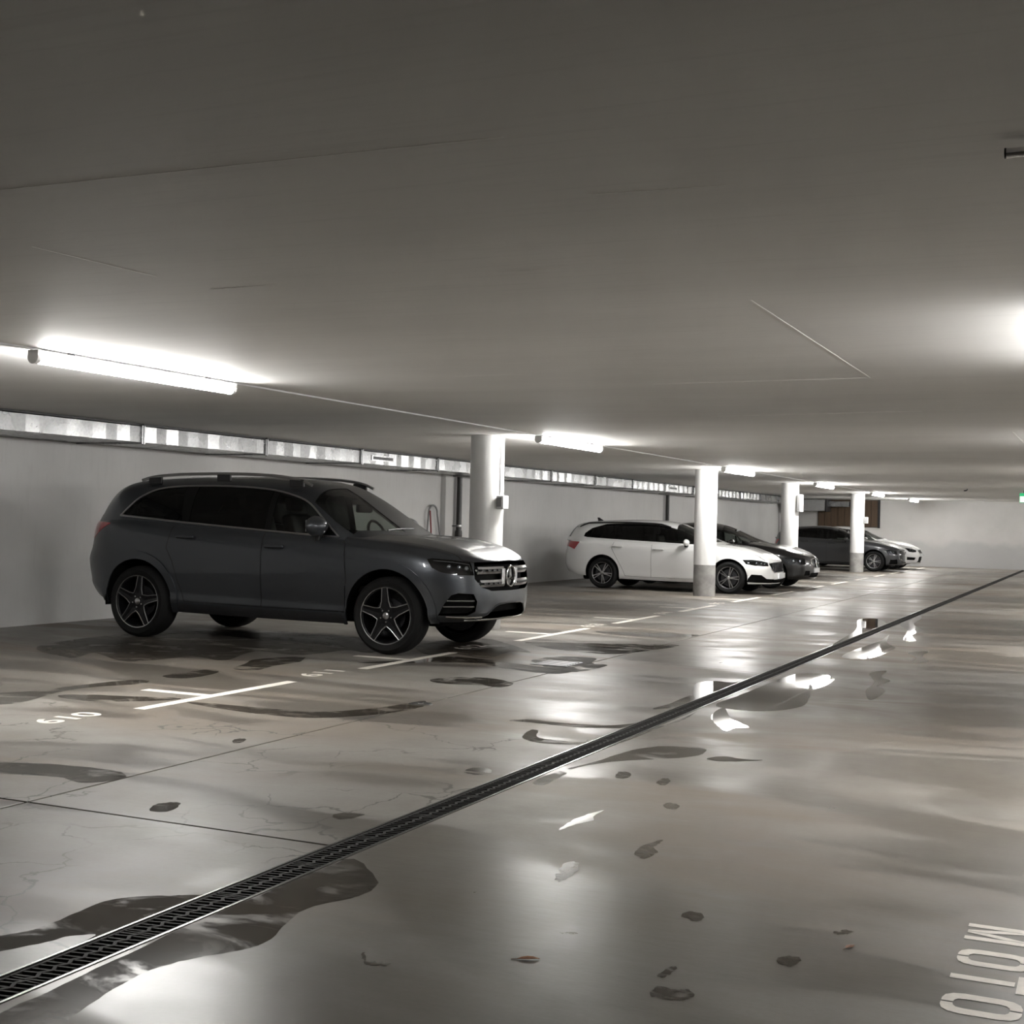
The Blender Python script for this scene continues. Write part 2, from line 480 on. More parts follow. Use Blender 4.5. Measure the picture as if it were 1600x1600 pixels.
# ------------------------------------------------------------------ columns
def make_column():
    t = empty('concrete_column')
    R = 0.215
    MB().lathe([(R, 0.60), (R, ZC)], 48, 'z').build('painted_shaft', M['col_white'], t, smooth=True)
    MB().lathe([(R - 0.003, 0.0), (R - 0.003, 0.602)], 48, 'z').build('bare_base', M['col_base'], t, smooth=True)
    return t
col0 = make_column()
COLS = [(-7.25, 15.2, 'white round column behind the bonnet of the dark grey SUV'),
        (-7.2, 24.95, 'white round column in front of the white estate car'),
        (-7.28, 32.6, 'white round column behind the nose of the black car'),
        (-7.3, 42.2, 'white round column in front of the dark grey hatchback')]
for i, (x, y, l) in enumerate(COLS):
    o = col0 if i == 0 else copy_tree(col0)
    o.location = (x, y, 0); tag(o, l, 'column', 'round columns')

# switch boxes on columns
def switchbox(x, y, z, label, w=0.09, h=0.13, d=0.09, conduit=True):
    t = empty('switch_box', (x, y, z))
    MB().bevbox(0, d, -w / 2, w / 2, -h / 2, h / 2, 0.012).build('body', M['box_white'], t)
    MB().bevbox(0.01, d - 0.02, -w / 2 - 0.012, -w / 2 + 0.002, -h / 2 + 0.03, h / 2 - 0.02, 0.004).build('switch_face', M['box_grey'], t)
    if conduit:
        MB().tube([(0.015, 0, h / 2 - 0.01), (0.015, 0, ZC - z)], 0.011, 8).build('conduit', M['pipe_grey'], t, smooth=True)
    tag(t, label, 'switch box')
switchbox(-7.25 + 0.205, 15.13, 1.60, 'white switch box with conduit on the column behind the SUV', 0.16, 0.17, 0.10)
switchbox(-7.28 + 0.21, 32.55, 1.95, 'large white box high on the column behind the black car', 0.3, 0.42, 0.10, False)
switchbox(-7.3 + 0.21, 42.15, 1.62, 'small white box on the farthest column', 0.15, 0.2, 0.12, False)

# ------------------------------------------------------------------ ventilation duct
DX, DZ0, DZ1 = -10.70, 2.215, 2.405
SEG = 2.56
DUCTLAB = {-3: 'galvanised duct section two beyond the left picture edge', -2: 'galvanised duct section just beyond the left picture edge', -1: 'galvanised duct section cut by the left picture edge', 0: 'galvanised duct section above the rear of the SUV', 1: 'galvanised duct section above the SUV roof, left of the vent grille',
           3: 'galvanised duct section just left of the nearest column', 4: 'galvanised duct section half hidden behind the nearest column', 5: 'galvanised duct section just right of the nearest column',
           6: 'second galvanised duct section right of the nearest column', 7: 'galvanised duct section above the tail of the white estate', 9: 'galvanised duct section above the black down pipe by the white estate',
           10: 'galvanised duct section just left of the second column', 11: 'galvanised duct section half hidden behind the second column', 12: 'galvanised duct section right of the second column',
           13: 'last galvanised duct section before the third column', 14: 'galvanised duct section in the far corner behind the third column'}
jy = [12.75 + SEG * k for k in range(-3, 15)]
k = 0
yy = [y for y in jy if YB < y < 49.0]
for k in range(len(yy) - 1):
    y0, y1 = yy[k], yy[k + 1]
    t = empty('duct_section', (0, y0, 0))
    L = y1 - y0
    n = 12
    fy = []; vs = []; fs = []
    rnd = random.Random(k)
    # front face gently pillowed between cross breaks
    xs = []
    for i in range(n + 1):
        yv = 0.03 + (L - 0.06) * i / n
        xs.append((yv, DX + (0.0 if i % 2 == 0 else 0.016) + rnd.uniform(-0.006, 0.006)))
    for (yv, xv) in xs:
        vs += [(xv, yv, DZ0), (xv, yv, DZ1), (XL + 0.02, yv, DZ1), (XL + 0.02, yv, DZ0)]
    for i in range(n):
        a = 4 * i; b_ = 4 * (i + 1)
        for q in range(4):
            fs.append((a + q, a + (q + 1) % 4, b_ + (q + 1) % 4, b_ + q))
    fs.append((0, 1, 2, 3)); fs.append((4 * n + 3, 4 * n + 2, 4 * n + 1, 4 * n))
    MB().add(vs, fs).build('sheet_body', M['galv'], t)
    MB().box(XL + 0.02, DX + 0.022, L - 0.03, L - 0.007, DZ0 - 0.02, DZ1 + 0.012).build('flange', M['galv'], t)
    MB().box(XL + 0.02, DX + 0.022, 0.006, 0.03, DZ0 - 0.02, DZ1 + 0.012).build('flange', M['galv'], t)
    MB().box(DX + 0.0, DX + 0.026, L - 0.006, L - 0.0005, DZ0 - 0.03, ZC - 0.001).build('hanger', M['dark_metal'], t)
    MB().box(XL + 0.02, DX - 0.01, 0.0, L - 0.008, DZ1 + 0.013, ZC - 0.002).build('top_gap_shade', M['black_plastic'], t)  # black strip painting in the shade of the gap between duct and ceiling
    lab = 'galvanised duct section along the left wall'
    if abs(y0 - (12.75 + 2 * SEG)) < 0.1 or abs(y0 - (12.75 + 8 * SEG)) < 0.1:
        far = y0 > 25
        MB().box(DX + 0.012, DX + 0.024, 0.28, 1.0, DZ0 + 0.055, DZ1 - 0.05).build('grille_frame', M['galv'], t)
        g_ = MB().box(DX + 0.024, DX + 0.027, 0.33, 0.95, DZ0 + 0.075, DZ1 - 0.07).build('grille', M['black_plastic'], t)
        mb = MB()
        for q in range(3): mb.box(DX + 0.026, DX + 0.031, 0.33, 0.95, DZ0 + 0.085 + q * 0.016, DZ0 + 0.088 + q * 0.016)
        mb.build('slat', M['dark_metal'], g_)
        lab = 'galvanised duct section with a dark vent grille, ' + ('above the white estate car' if far else 'above the SUV windscreen')
        tag(t, lab, 'duct', 'duct sections')
        continue
    lab = DUCTLAB.get(round((y0 - 12.75) / SEG), 'galvanised duct section beyond the left picture edge')
    tag(t, lab, 'duct', 'duct sections')
# duct turning along far wall
t = empty('duct_end', (0, 0, 0))
MB().bevbox(-11.3, -9.9, YF - 0.9, YF - 0.12, 1.98, 2.40, 0.01).build('plenum_box', M['box_grey'], t)
MB().bevbox(-9.9, -9.85, YF - 0.92, YF - 0.12, 1.96, 2.42, 0.004).build('flange', M['black_plastic'], t)
MB().bevbox(-9.85, -9.1, YF - 0.55, YF - 0.25, 2.15, 2.36, 0.01).build('sheet_body', M['galv'], t)
MB().bevbox(-9.1, -8.75, YF - 0.5, YF - 0.28, 2.18, 2.34, 0.01).build('end_piece', M['dark_metal'], t)
tag(t, 'grey ventilation box and short duct in the far corner', 'duct')

# wooden panel on far wall
t = empty('timber_panel', (0, YF, 0))
MB().box(-10.35, -8.08, -0.02, -0.001, 1.40, 2.43).build('backing', M['black_plastic'], t)
n = 9
for i in range(n):
    x0 = -10.33 + (2.23) * i / n
    MB().bevbox(x0 + 0.006, x0 + 2.23 / n - 0.006, -0.05 - 0.006 * (i % 2), -0.02, 1.42, 2.42, 0.003).build('plank', M['wood'], t)
MB().box(-8.10, -8.02, -0.07, -0.001, 1.38, 2.44).build('edge_frame', M['black_plastic'], t)
tag(t, 'brown vertical timber plank panel high on the far wall', 'panel')

# pipes on the left wall
def down_pipe(y, label, zb=0.02):
    t = empty('down_pipe', (XL + 0.09, y, 0))
    MB().lathe([(0.055, zb), (0.055, DZ0 - 0.022)], 20, 'z').build('pipe', M['pipe_black'], t, smooth=True)
    MB().lathe([(0.066, 1.0), (0.072, 1.05), (0.072, 1.1), (0.066, 1.15)], 20, 'z').build('socket', M['pipe_black'], t, smooth=True)
    MB().lathe([(0.058, 1.22), (0.061, 1.23), (0.061, 1.25), (0.058, 1.26)], 20, 'z').build('clamp', M['satin'], t, smooth=True)
    MB().tube([(0, -0.05, 1.24), (0, -0.32, 1.24)], 0.012, 8).build('clamp_rod', M['dark_metal'], t)
    tag(t, label, 'pipe', 'black down pipes')
down_pipe(23.15, 'black down pipe on the wall left of the nearest column')
down_pipe(36.4, 'black down pipe on the wall behind the white estate car')
o = MB().bevbox(XL - .02, XL + 0.10, 22.55, 22.85, 0.0, DZ0, 0.01).build('wall_rib', M['wall'])
tag(o, 'shallow white vertical wall rib beside the black down pipe', 'wall rib')
# hanging hoops
def loop_pts(y0, y1, zt, zb, n=14, dx=0.0):
    pts = [(dx, y0 - 0.06, zb)]
    for i in range(n + 1):
        a = math.pi - math.pi * i / n
        pts.append((dx, (y0 + y1) / 2 + (y1 - y0) / 2 * math.cos(a), zt - 0.16 + 0.16 * math.sin(a)))
    pts.append((dx, y1 + 0.16, zb))
    return pts
o = MB().tube(loop_pts(21.95, 22.30, 1.62, 0.95), 0.018, 8).build('hanging_hose', M['hose_grey'], smooth=True); o.location = (XL + 0.06, 0, 0)
tag(o, 'grey hose hung in a loop on the wall', 'hose')
o = MB().tube([(0, 21.93, 1.52), (0, 21.95, 1.4), (0, 21.98, 1.2), (0, 22.0, 0.95)], 0.015, 8).build('red_strap', M['red'], smooth=True); o.location = (XL + 0.10, 0, 0)
tag(o, 'red strap hanging beside the looped grey hose', 'strap')
# corner pipe at the end of the left wall
o = MB().tube([(XL + 0.25, YF - 0.9, 2.2), (XL + 0.2, YF - 0.7, 2.05), (XL + 0.15, YF - 0.6, 1.6), (XL + 0.15, YF - 0.6, 0.0)], 0.07, 10).build('corner_pipe', M['dark_metal'], smooth=True)
tag(o, 'dark bent pipe in the far left corner', 'pipe')

# exit sign, chrome pipe, ceiling hook
t = empty('exit_sign', (-2.19, 36.6, 2.12))
MB().bevbox(-0.05, 0.45, -0.02, 0.02, 0.0, 0.25, 0.004).build('light_box', M['green'], t)
MB().box(-0.04, 0.07, -0.0225, -0.02, 0.015, 0.17).build('pictogram_door', M['sign_white'], t)
MB().prism([(0.16, 0.12), (0.28, 0.12), (0.28, 0.07), (0.38, 0.135), (0.28, 0.2), (0.28, 0.15), (0.16, 0.15)], -0.0225, -0.02, 'y').build('arrow', M['sign_white'], t)
for q in (0.05, 0.35): MB().tube([(q, 0, 0.25), (q, 0, ZC - 2.12)], 0.006, 6).build('hanger', M['dark_metal'], t)
tag(t, 'green and white emergency exit sign under the ceiling at the right edge', 'sign')
t = empty('ceiling_pipe', (-0.285, 3.79, ZC - 0.035))
MB().tube([(0.0, 0, 0), (1.2, 0, 0)], 0.0135, 16).build('tube', M['chrome'], t, smooth=True)
MB().lathe([(0.0, -0.003), (0.0145, -0.003), (0.0145, 0.001), (0.0135, 0.002)], 16, 'x').build('end_cap', M['black_plastic'], t, smooth=True)
MB().box(0.5, 0.53, -0.006, 0.006, 0.0, 0.035).build('bracket', M['dark_metal'], t)
tag(t, 'polished chrome pipe under the ceiling at the right edge', 'pipe')
o = MB().tube([(0, 0, 0), (0, 0, -0.03), (-0.03, 0, -0.05), (-0.08, 0, -0.05)], 0.016, 8).build('ceiling_hook', M['black_plastic']); o.location = (-3.43, 35.6, ZC)
tag(o, 'small black hook on the ceiling near the far wall', 'hook')

# ------------------------------------------------------------------ floor drain
t = empty('drain_channel', ((X_D0 + X_D1) / 2, 0, 0))
tag(t, 'long narrow floor drain with cast iron grates across the garage', 'drain')
hw = (X_D1 - X_D0) / 2
MB().box(-hw, hw, YB, YF, -0.12, -0.10).build('channel_bed', M['black_plastic'], t)
MB().box(-hw, -hw + 0.010, YB, YF, -0.10, 0.003).build('edge_rail', M['rail_steel'], t)
MB().box(hw - 0.010, hw, YB, YF, -0.10, 0.003).build('edge_rail', M['rail_steel'], t)
GL = 0.5
mb = MB()
w = hw - 0.012
mb.box(-w, -w + 0.012, 0.002, GL - 0.002, -0.025, -0.001).box(w - 0.012, w, 0.002, GL - 0.002, -0.025, -0.001)
nb = 15
zig = []
for i in range(nb + 1):
    y = GL * i / nb
    zig.append((0.010 * (1 if i % 2 else -1), y))
for i in range(nb):
    (xa, ya), (xb, yb) = zig[i], zig[i + 1]
    mb.prism([(xa - 0.007, ya), (xa + 0.007, ya), (xb + 0.007, yb), (xb - 0.007, yb)], -0.022, -0.001)
for i in range(nb + 1):
    y = min(max(GL * i / nb, 0.006), GL - 0.006); s = 0.016
    x = zig[i][0]
    mb.prism([(-w, max(y - s - 0.005, 0)), (x, y - 0.005), (x, y + 0.005), (-w, max(y - s + 0.005, 0.004))], -0.022, -0.002)
    mb.prism([(x, y - 0.005), (w, min(y + s - 0.005, GL - 0.004)), (w, min(y + s + 0.005, GL)), (x, y + 0.005)], -0.022, -0.002)
g0 = mb.build('grate', M['iron'], t)
g0.location = (0, 1.0, 0)
ny = int((YF - 1.2) / GL)
for i in range(1, ny):
    c = g0.copy(); COL.objects.link(c); c.location = (0, 1.0 + GL * i, 0); c.parent = t

# small drain cover and round cap on the joint
t = empty('drain_cover', (-4.90, 11.95, 0.0))
MB().box(-0.19, 0.19, -0.22, 0.22, 0.001, 0.004).build('frame', M['dark_metal'], t)
for i in range(6):
    MB().box(-0.17, 0.17, -0.20 + 0.07 * i, -0.165 + 0.07 * i, 0.004, 0.009).build('bar', M['satin'], t)
tag(t, 'square metal drain cover in the floor beside the joint', 'drain cover')
t = empty('manhole_cap', (-4.68, 8.75, 0.0))
MB().lathe([(0.0, 0.006), (0.075, 0.006), (0.09, 0.001)], 28, 'z').build('cap_ring', M['rail_steel'], t, smooth=True)
MB().lathe([(0.0, 0.010), (0.02, 0.010), (0.022, 0.006)], 16, 'z').build('bolt', M['chrome'], t, smooth=True)
tag(t, 'small round metal cap in the floor joint', 'floor cap')

# ------------------------------------------------------------------ floor paint
XT = -6.2
Ts = [(8.25, 7.42, 9.33), (11.40, 10.46, 12.28), (15.0, 13.9, 16.13), (18.05, 17.15, 19.05), (21.1, 20.2, 22.1), (24.25, 23.35, 25.3), (27.3, 26.4, 28.3), (30.4, 29.5, 31.4), (33.5, 32.6, 34.5), (36.6, 35.7, 37.6), (39.7, 38.8, 40.7), (42.7, 41.8, 43.7), (45.7, 44.8, 46.7), (48.7, 47.8, 49.7), (5.1, 4.2, 6.0)]
Tlab = ['between bays 610 and 611', 'between bay 611 and the SUV', 'right of the SUV front wheel', 'first past the SUV bay', 'second past the SUV bay', 'at the column by the white estate',
        'in front of the white estate', 'in front of the black car', 'right of the black car', 'in the empty bays, nearer', 'in the empty bays, farther', 'at the farthest column', 'in front of the dark hatchback', 'in front of the white hatchback', 'left of bay 610 outside the picture']
for (yj, y0, y1), l in zip(Ts, Tlab):
    mb = MB(); hwid = 0.05
    mb.box(XT - hwid, XT + hwid, y0, y1, 0.0002, 0.0016)
    mb.box(XT - 0.64, XT - hwid, yj - hwid, yj + hwid, 0.0002, 0.0016)
    o = mb.build('bay_marking', M['marking'])
    tag(o, 'white T-shaped bay marking %s' % l, 'bay marking', 'bay markings')

def text_mesh(body, name, height, width, mat):
    cu = bpy.data.curves.new(name, 'FONT'); cu.body = body; cu.size = 1.0; cu.extrude = 0.0; cu.offset = 0.022
    ob = bpy.data.objects.new(name, cu); COL.objects.link(ob)
    dg = bpy.context.evaluated_depsgraph_get(); dg.update()
    me = bpy.data.meshes.new_from_object(ob.evaluated_get(dg))
    bpy.data.objects.remove(ob)
    co = np.array([v.co[:] for v in me.vertices])
    lo, hi = co.min(0), co.max(0)
    for v in me.vertices:
        v.co.x = (v.co.x - lo[0]) / (hi[0] - lo[0]) * width
        v.co.y = (v.co.y - lo[1]) / (hi[1] - lo[1]) * height
        v.co.z = 0.0
    me.materials.clear(); me.materials.append(mat)
    o = bpy.data.objects.new(name, me); COL.objects.link(o)
    return o
for num, yc, wh in [('610', 6.60, 'left of the nearest marking'), ('611', 9.70, 'left of the SUV front wheel'), ('612', 12.65, 'under the SUV nose'), ('613', 16.35, 'just past the SUV'), ('614', 19.4, 'second past the SUV'), ('615', 22.45, 'near the second column')]:
    o = text_mesh(num, 'bay_number', 0.21, 0.52, M['marking'])
    o.rotation_euler = (0, 0, math.pi / 2); o.location = (XT - 0.02, yc, 0.0016)
    tag(o, 'white painted bay number %s on the floor %s' % (num, wh), 'number', 'bay numbers')

# MOTO stencil lettering: advance -Y, letter tops towards +X
t = empty('floor_lettering', (-0.44, 0, 0.0016))
tag(t, 'white stencilled word MOTO on the floor at the bottom right', 'lettering')
LH = 0.225
def letter(polys, ytop, wid, name):
    mb = MB()
    for p in polys:
        vs = [(q[1] * LH, ytop - q[0] * wid, 0.0) for q in p]
        mb.add(vs, [tuple(range(len(vs)))])
    o = mb.build(name, M['marking'], t, fix=False)
    me = o.data
    if me.polygons and me.polygons[0].normal.z < 0: me.flip_normals()
    return o
sM = [[(0, 0), (.21, 0), (.21, 1), (0, 1)], [(.79, 0), (1, 0), (1, 1), (.79, 1)], [(.23, 1), (.23, .55), (.42, 0.02), (.49, 0.02), (.49, .34)], [(.77, 1), (.51, .34), (.51, .02), (.58, .02), (.77, .55)]]
def half_o(lo):
    pts = []
    outer = [(0.0, .27), (.05, .12), (.17, .03), (.34, 0), (.47, 0)]
    inner = [(.47, .15), (.38, .16), (.30, .20), (.27, .30)]
    L = outer[::-1]; p = L + [(0, .73), (.05, .88), (.17, .97), (.34, 1), (.47, 1)] + [(.47, .85), (.38, .84), (.30, .80), (.27, .70)] + inner[::-1]
    if lo: return p
    return [(1 - x, y) for x, y in p]
sO = [half_o(True), half_o(False)]
sT = [[(.37, 0), (.63, 0), (.63, .84), (.37, .84)], [(0, .87), (1, .87), (1, 1), (0, 1)]]
letter(sM, 4.965, 0.195, 'letter_m'); letter(sO, 4.665, 0.175, 'letter_o'); letter(sT, 4.445, 0.17, 'letter_t'); letter(sO, 4.205, 0.18, 'letter_o')
WET = [
    ('P', 'dark mirror puddle right of the drain reflecting two columns', [(-2.77, 9.99), (-2.76, 10.57), (-2.75, 11.16), (-2.74, 11.93), (-2.69, 12.50), (-2.52, 12.69), (-2.32, 12.35), (-2.27, 11.76), (-2.31, 11.32), (-2.23, 10.84), (-2.17, 10.27), (-2.31, 9.89), (-2.56, 9.80)]),
    ('P', 'mirror puddle left of the drain reflecting the nearest column', [(-3.22, 10.89), (-3.29, 11.31), (-3.19, 11.49), (-3.01, 11.51), (-2.91, 12.16), (-2.85, 11.51), (-2.86, 10.74), (-2.93, 10.18), (-3.03, 10.29)]),
    ('P', 'mirror puddle across the lane reflecting the farther column', [(-2.96, 15.45), (-3.05, 16.58), (-3.17, 18.39), (-3.49, 20.46), (-3.26, 20.83), (-3.01, 19.94), (-2.90, 18.75), (-2.83, 16.54), (-2.81, 15.38)]),
    ('P', 'narrow mirror puddle right of the drain below the farther column reflection', [(-2.64, 14.47), (-2.64, 15.88), (-2.60, 16.94), (-2.65, 17.81), (-2.49, 16.61), (-2.30, 15.96), (-2.29, 15.06), (-2.38, 14.34)]),
    ('W', 'wet dark band on the near left side of the drain', [(-3.28, 3.20), (-3.22, 3.38), (-3.23, 3.54), (-3.24, 3.73), (-3.16, 3.84), (-3.04, 3.92), (-2.96, 3.98), (-2.93, 3.85), (-2.91, 3.58), (-2.89, 3.32), (-2.97, 3.28), (-3.00, 3.41), (-3.07, 3.37), (-3.10, 3.26), (-3.19, 3.11)]),
    ('W', 'large wet dark area right of the drain at the bottom left', [(-2.75, 2.69), (-2.77, 2.96), (-2.79, 3.32), (-2.81, 3.66), (-2.83, 4.06), (-2.85, 4.42), (-2.83, 4.60), (-2.75, 4.64), (-2.52, 4.40), (-2.49, 4.21), (-2.57, 3.99), (-2.52, 3.77), (-2.48, 3.57), (-2.58, 3.39), (-2.63, 3.24), (-2.62, 3.06), (-2.57, 2.83), (-2.49, 2.63), (-2.60, 2.52)]),
    ('W', 'wet dark area along the drain below the puddles', [(-2.87, 7.22), (-2.93, 7.53), (-2.95, 7.71), (-3.08, 8.05), (-3.07, 8.47), (-2.96, 8.44), (-2.75, 8.97), (-2.83, 9.83), (-2.78, 9.31), (-2.79, 8.24), (-2.82, 7.50)]),
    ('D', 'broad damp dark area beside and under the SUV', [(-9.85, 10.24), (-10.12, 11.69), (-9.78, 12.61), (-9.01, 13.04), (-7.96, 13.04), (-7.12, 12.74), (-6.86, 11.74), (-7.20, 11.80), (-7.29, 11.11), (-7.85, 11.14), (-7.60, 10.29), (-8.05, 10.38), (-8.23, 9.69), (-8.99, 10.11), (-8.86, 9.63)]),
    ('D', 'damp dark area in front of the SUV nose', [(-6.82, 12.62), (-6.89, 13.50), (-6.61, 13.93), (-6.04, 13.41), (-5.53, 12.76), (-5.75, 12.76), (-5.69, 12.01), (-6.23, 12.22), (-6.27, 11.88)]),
    ('W', 'thin wet streak left of the drain in the lane', [(-3.78, 8.37), (-3.67, 8.51), (-3.42, 8.47), (-3.09, 8.58), (-2.95, 8.85), (-3.00, 8.48), (-3.28, 8.36), (-3.57, 8.37)]),
    ('W', 'short wet streak left of the drain in the lane', [(-3.32, 7.67), (-3.31, 7.79), (-3.03, 7.79), (-3.02, 7.91), (-2.98, 7.74), (-3.17, 7.65)]),
    ('W', 'small wet blotch left of the drain in the lane', [(-3.43, 7.80), (-3.49, 8.09), (-3.42, 8.05), (-3.36, 7.87), (-3.26, 7.76), (-3.31, 7.67)]),
    ('W', 'wet dark patch just right of the drain in the lane middle', [(-2.78, 6.48), (-2.78, 6.82), (-2.71, 7.22), (-2.65, 7.71), (-2.52, 7.95), (-2.28, 7.99), (-2.27, 7.67), (-2.61, 7.28), (-2.73, 6.98), (-2.71, 6.73), (-2.70, 6.45)]),
    ('P', 'small elongated puddle of water in the lane middle', [(-2.24, 5.53), (-2.26, 5.66), (-2.26, 5.82), (-2.24, 5.95), (-2.21, 6.03), (-2.21, 5.90), (-2.18, 5.80), (-2.22, 5.69)]),
    ('W', 'long wavy wet streak in bay 611 below its number', [(-6.16, 7.88), (-5.91, 7.93), (-5.47, 7.94), (-5.09, 8.01), (-4.84, 8.40), (-4.78, 8.77), (-4.73, 8.92), (-4.60, 8.64), (-4.66, 8.18), (-4.93, 7.76), (-5.30, 7.69), (-5.77, 7.75)]),
    ('W', 'wet patch in bay 611 at the front of the SUV shadow', [(-7.13, 9.79), (-7.31, 10.24), (-7.43, 10.56), (-7.22, 11.01), (-6.98, 10.62), (-6.98, 10.22), (-6.91, 9.83)]),
    ('W', 'curved wet streak in bay 610 left of its marking', [(-7.60, 7.40), (-7.45, 7.77), (-7.43, 8.15), (-7.33, 8.63), (-7.16, 8.69), (-7.11, 8.48), (-7.27, 8.12), (-7.26, 7.76), (-7.09, 7.21), (-7.23, 7.04)]),
    ('W', 'short wet streak behind the marking of bay 610', [(-7.28, 8.99), (-7.32, 9.36), (-7.24, 9.65), (-7.05, 9.43), (-7.03, 9.00)]),
    ('W', 'wet shadowy streak across bay 610 at the left edge', [(-5.54, 5.41), (-5.31, 5.55), (-5.05, 5.60), (-4.80, 5.59), (-4.67, 5.50), (-4.68, 5.34), (-4.79, 5.27), (-4.96, 5.32), (-5.18, 5.27), (-5.34, 5.21)]),
    ('W', 'yellowish wet streak crossing the marking of bay 610', [(-7.14, 7.63), (-7.03, 7.79), (-6.70, 7.89), (-6.41, 8.00), (-6.28, 7.96), (-6.51, 7.68), (-6.86, 7.53)]),
    ('W', 'wet patch right of the SUV front by the joint', [(-5.32, 10.11), (-5.18, 10.42), (-4.91, 10.50), (-4.61, 10.28), (-4.60, 9.98), (-4.85, 10.01), (-5.11, 9.93)]),
    ('W', 'wide wet streak in front of the SUV', [(-6.48, 10.85), (-6.29, 11.27), (-6.06, 11.89), (-5.61, 11.85), (-5.04, 11.64), (-4.55, 11.41), (-4.62, 11.12), (-5.06, 11.24), (-5.59, 11.51), (-5.99, 11.22)]),
    ('W', 'wet streak in front of the SUV nose reaching the drain cover', [(-5.22, 12.06), (-5.16, 12.56), (-4.79, 12.69), (-4.64, 12.21), (-4.43, 12.09), (-4.48, 11.40), (-4.76, 11.45), (-5.01, 11.80)]),
    ('W', 'dark wet streak beyond the SUV nose', [(-6.08, 13.85), (-5.70, 14.06), (-5.16, 14.29), (-4.50, 14.61), (-4.56, 13.85), (-4.76, 13.18), (-5.19, 13.18), (-5.64, 13.36)]),
    ('W', 'far wet streak across the lane past the empty bays', [(-5.93, 15.70), (-5.50, 15.94), (-4.72, 16.12), (-4.81, 15.60), (-5.41, 15.44)]),
    ('W', 'dark leaf-shaped wet spot near the cross joint', [(-4.06, 4.95), (-4.11, 5.06), (-4.09, 5.12), (-4.04, 5.15), (-3.98, 5.05), (-3.97, 4.95)]),
    ('W', 'dark oval wet spot left of the drain', [(-3.27, 5.28), (-3.26, 5.35), (-3.16, 5.38), (-3.16, 5.27), (-3.21, 5.23)]),
    ('W', 'small dark wet spot beside the joint', [(-4.88, 6.71), (-4.89, 6.78), (-4.84, 6.79), (-4.79, 6.68), (-4.82, 6.64)]),
    ('W', 'wet oval spot in the lane with a pale edge', [(-3.22, 6.55), (-3.23, 6.69), (-3.13, 6.69), (-3.08, 6.59), (-3.12, 6.50)]),
    ('W', 'oval wet spot close to the drain in the lane', [(-3.00, 6.83), (-2.99, 6.93), (-2.90, 6.92), (-2.90, 6.81)]),
    ('W', 'dark wet spot by the puddle at the drain', [(-3.11, 9.48), (-3.09, 9.90), (-3.10, 10.34), (-3.03, 10.30), (-2.96, 9.99), (-3.01, 9.63)]),
    ('P', 'rippled puddle on the right side of the lane', [(-3.19, 22.13), (-3.08, 23.20), (-2.72, 21.65), (-2.64, 20.11), (-2.36, 18.93), (-2.39, 18.03), (-2.20, 17.05), (-2.37, 17.13), (-2.55, 18.78), (-2.83, 19.94)]),
    ('P', 'rippled puddle farther down the right side of the lane', [(-2.07, 15.41), (-1.90, 15.71), (-1.88, 15.04), (-1.74, 14.51), (-1.88, 14.26), (-1.91, 14.85)]),
    ('P', 'rippled puddle nearer on the right side of the lane', [(-2.10, 12.99), (-2.00, 13.33), (-1.95, 12.73), (-1.83, 12.46), (-1.87, 11.98), (-1.75, 11.65), (-1.76, 10.97), (-1.90, 11.55), (-1.94, 12.26)]),
    ('P', 'thin streak of water across the lane below the big puddle', [(-2.17, 7.65), (-2.11, 7.79), (-1.96, 7.76), (-1.87, 7.79), (-2.03, 7.64)]),
    ('P', 'bright splash puddle at the drain below the big puddle', [(-2.64, 9.41), (-2.67, 9.85), (-2.48, 9.36), (-2.26, 9.02), (-2.33, 8.91), (-2.35, 8.76), (-2.49, 9.00)]),
    ('F', 'wet footprint with a heel nearest the drain', [(-2.47, 6.92), (-2.48, 7.00), (-2.42, 7.00), (-2.38, 6.89), (-2.40, 6.82), (-2.45, 6.85)]),
    ('F', 'wet footprint right of the one nearest the drain', [(-2.21, 6.83), (-2.21, 6.95), (-2.17, 6.93), (-2.14, 6.83), (-2.16, 6.76)]),
    ('F', 'faint wet footprint in a line of prints toward the lane', [(-2.00, 6.29), (-1.99, 6.35), (-1.93, 6.33), (-1.91, 6.22), (-1.95, 6.22)]),
    ('F', 'wet crescent footprint in the lane middle', [(-1.81, 5.33), (-1.82, 5.45), (-1.80, 5.54), (-1.78, 5.60), (-1.77, 5.53), (-1.77, 5.45), (-1.73, 5.38), (-1.74, 5.25), (-1.77, 5.26)]),
    ('F', 'glossy wet footprint ring in the lane middle', [(-1.96, 4.81), (-2.00, 4.99), (-1.99, 5.06), (-1.94, 5.02), (-1.91, 4.88), (-1.91, 4.79), (-1.92, 4.75)]),
    ('F', 'wet footprint lower down the line of prints', [(-1.37, 4.56), (-1.36, 4.62), (-1.31, 4.61), (-1.29, 4.54), (-1.32, 4.51)]),
    ('F', 'large wet footprint heel near the bottom edge', [(-1.22, 3.76), (-1.22, 3.83), (-1.17, 3.83), (-1.14, 3.85), (-1.10, 3.80), (-1.13, 3.75), (-1.18, 3.73)]),
    ('F', 'wet footprint toe near the bottom edge', [(-1.25, 3.92), (-1.24, 4.01), (-1.22, 4.02), (-1.22, 3.95), (-1.23, 3.91)]),
    ('F', 'curved wet heel mark at the bottom left', [(-2.13, 3.64), (-2.15, 3.68), (-2.10, 3.62), (-2.07, 3.62), (-2.03, 3.63), (-2.02, 3.61), (-2.06, 3.59), (-2.10, 3.60)]),
    ('F', 'dark wet dab beside the brown leaf on the right', [(-0.85, 4.63), (-0.82, 4.67), (-0.79, 4.66), (-0.81, 4.62), (-0.84, 4.61)]),
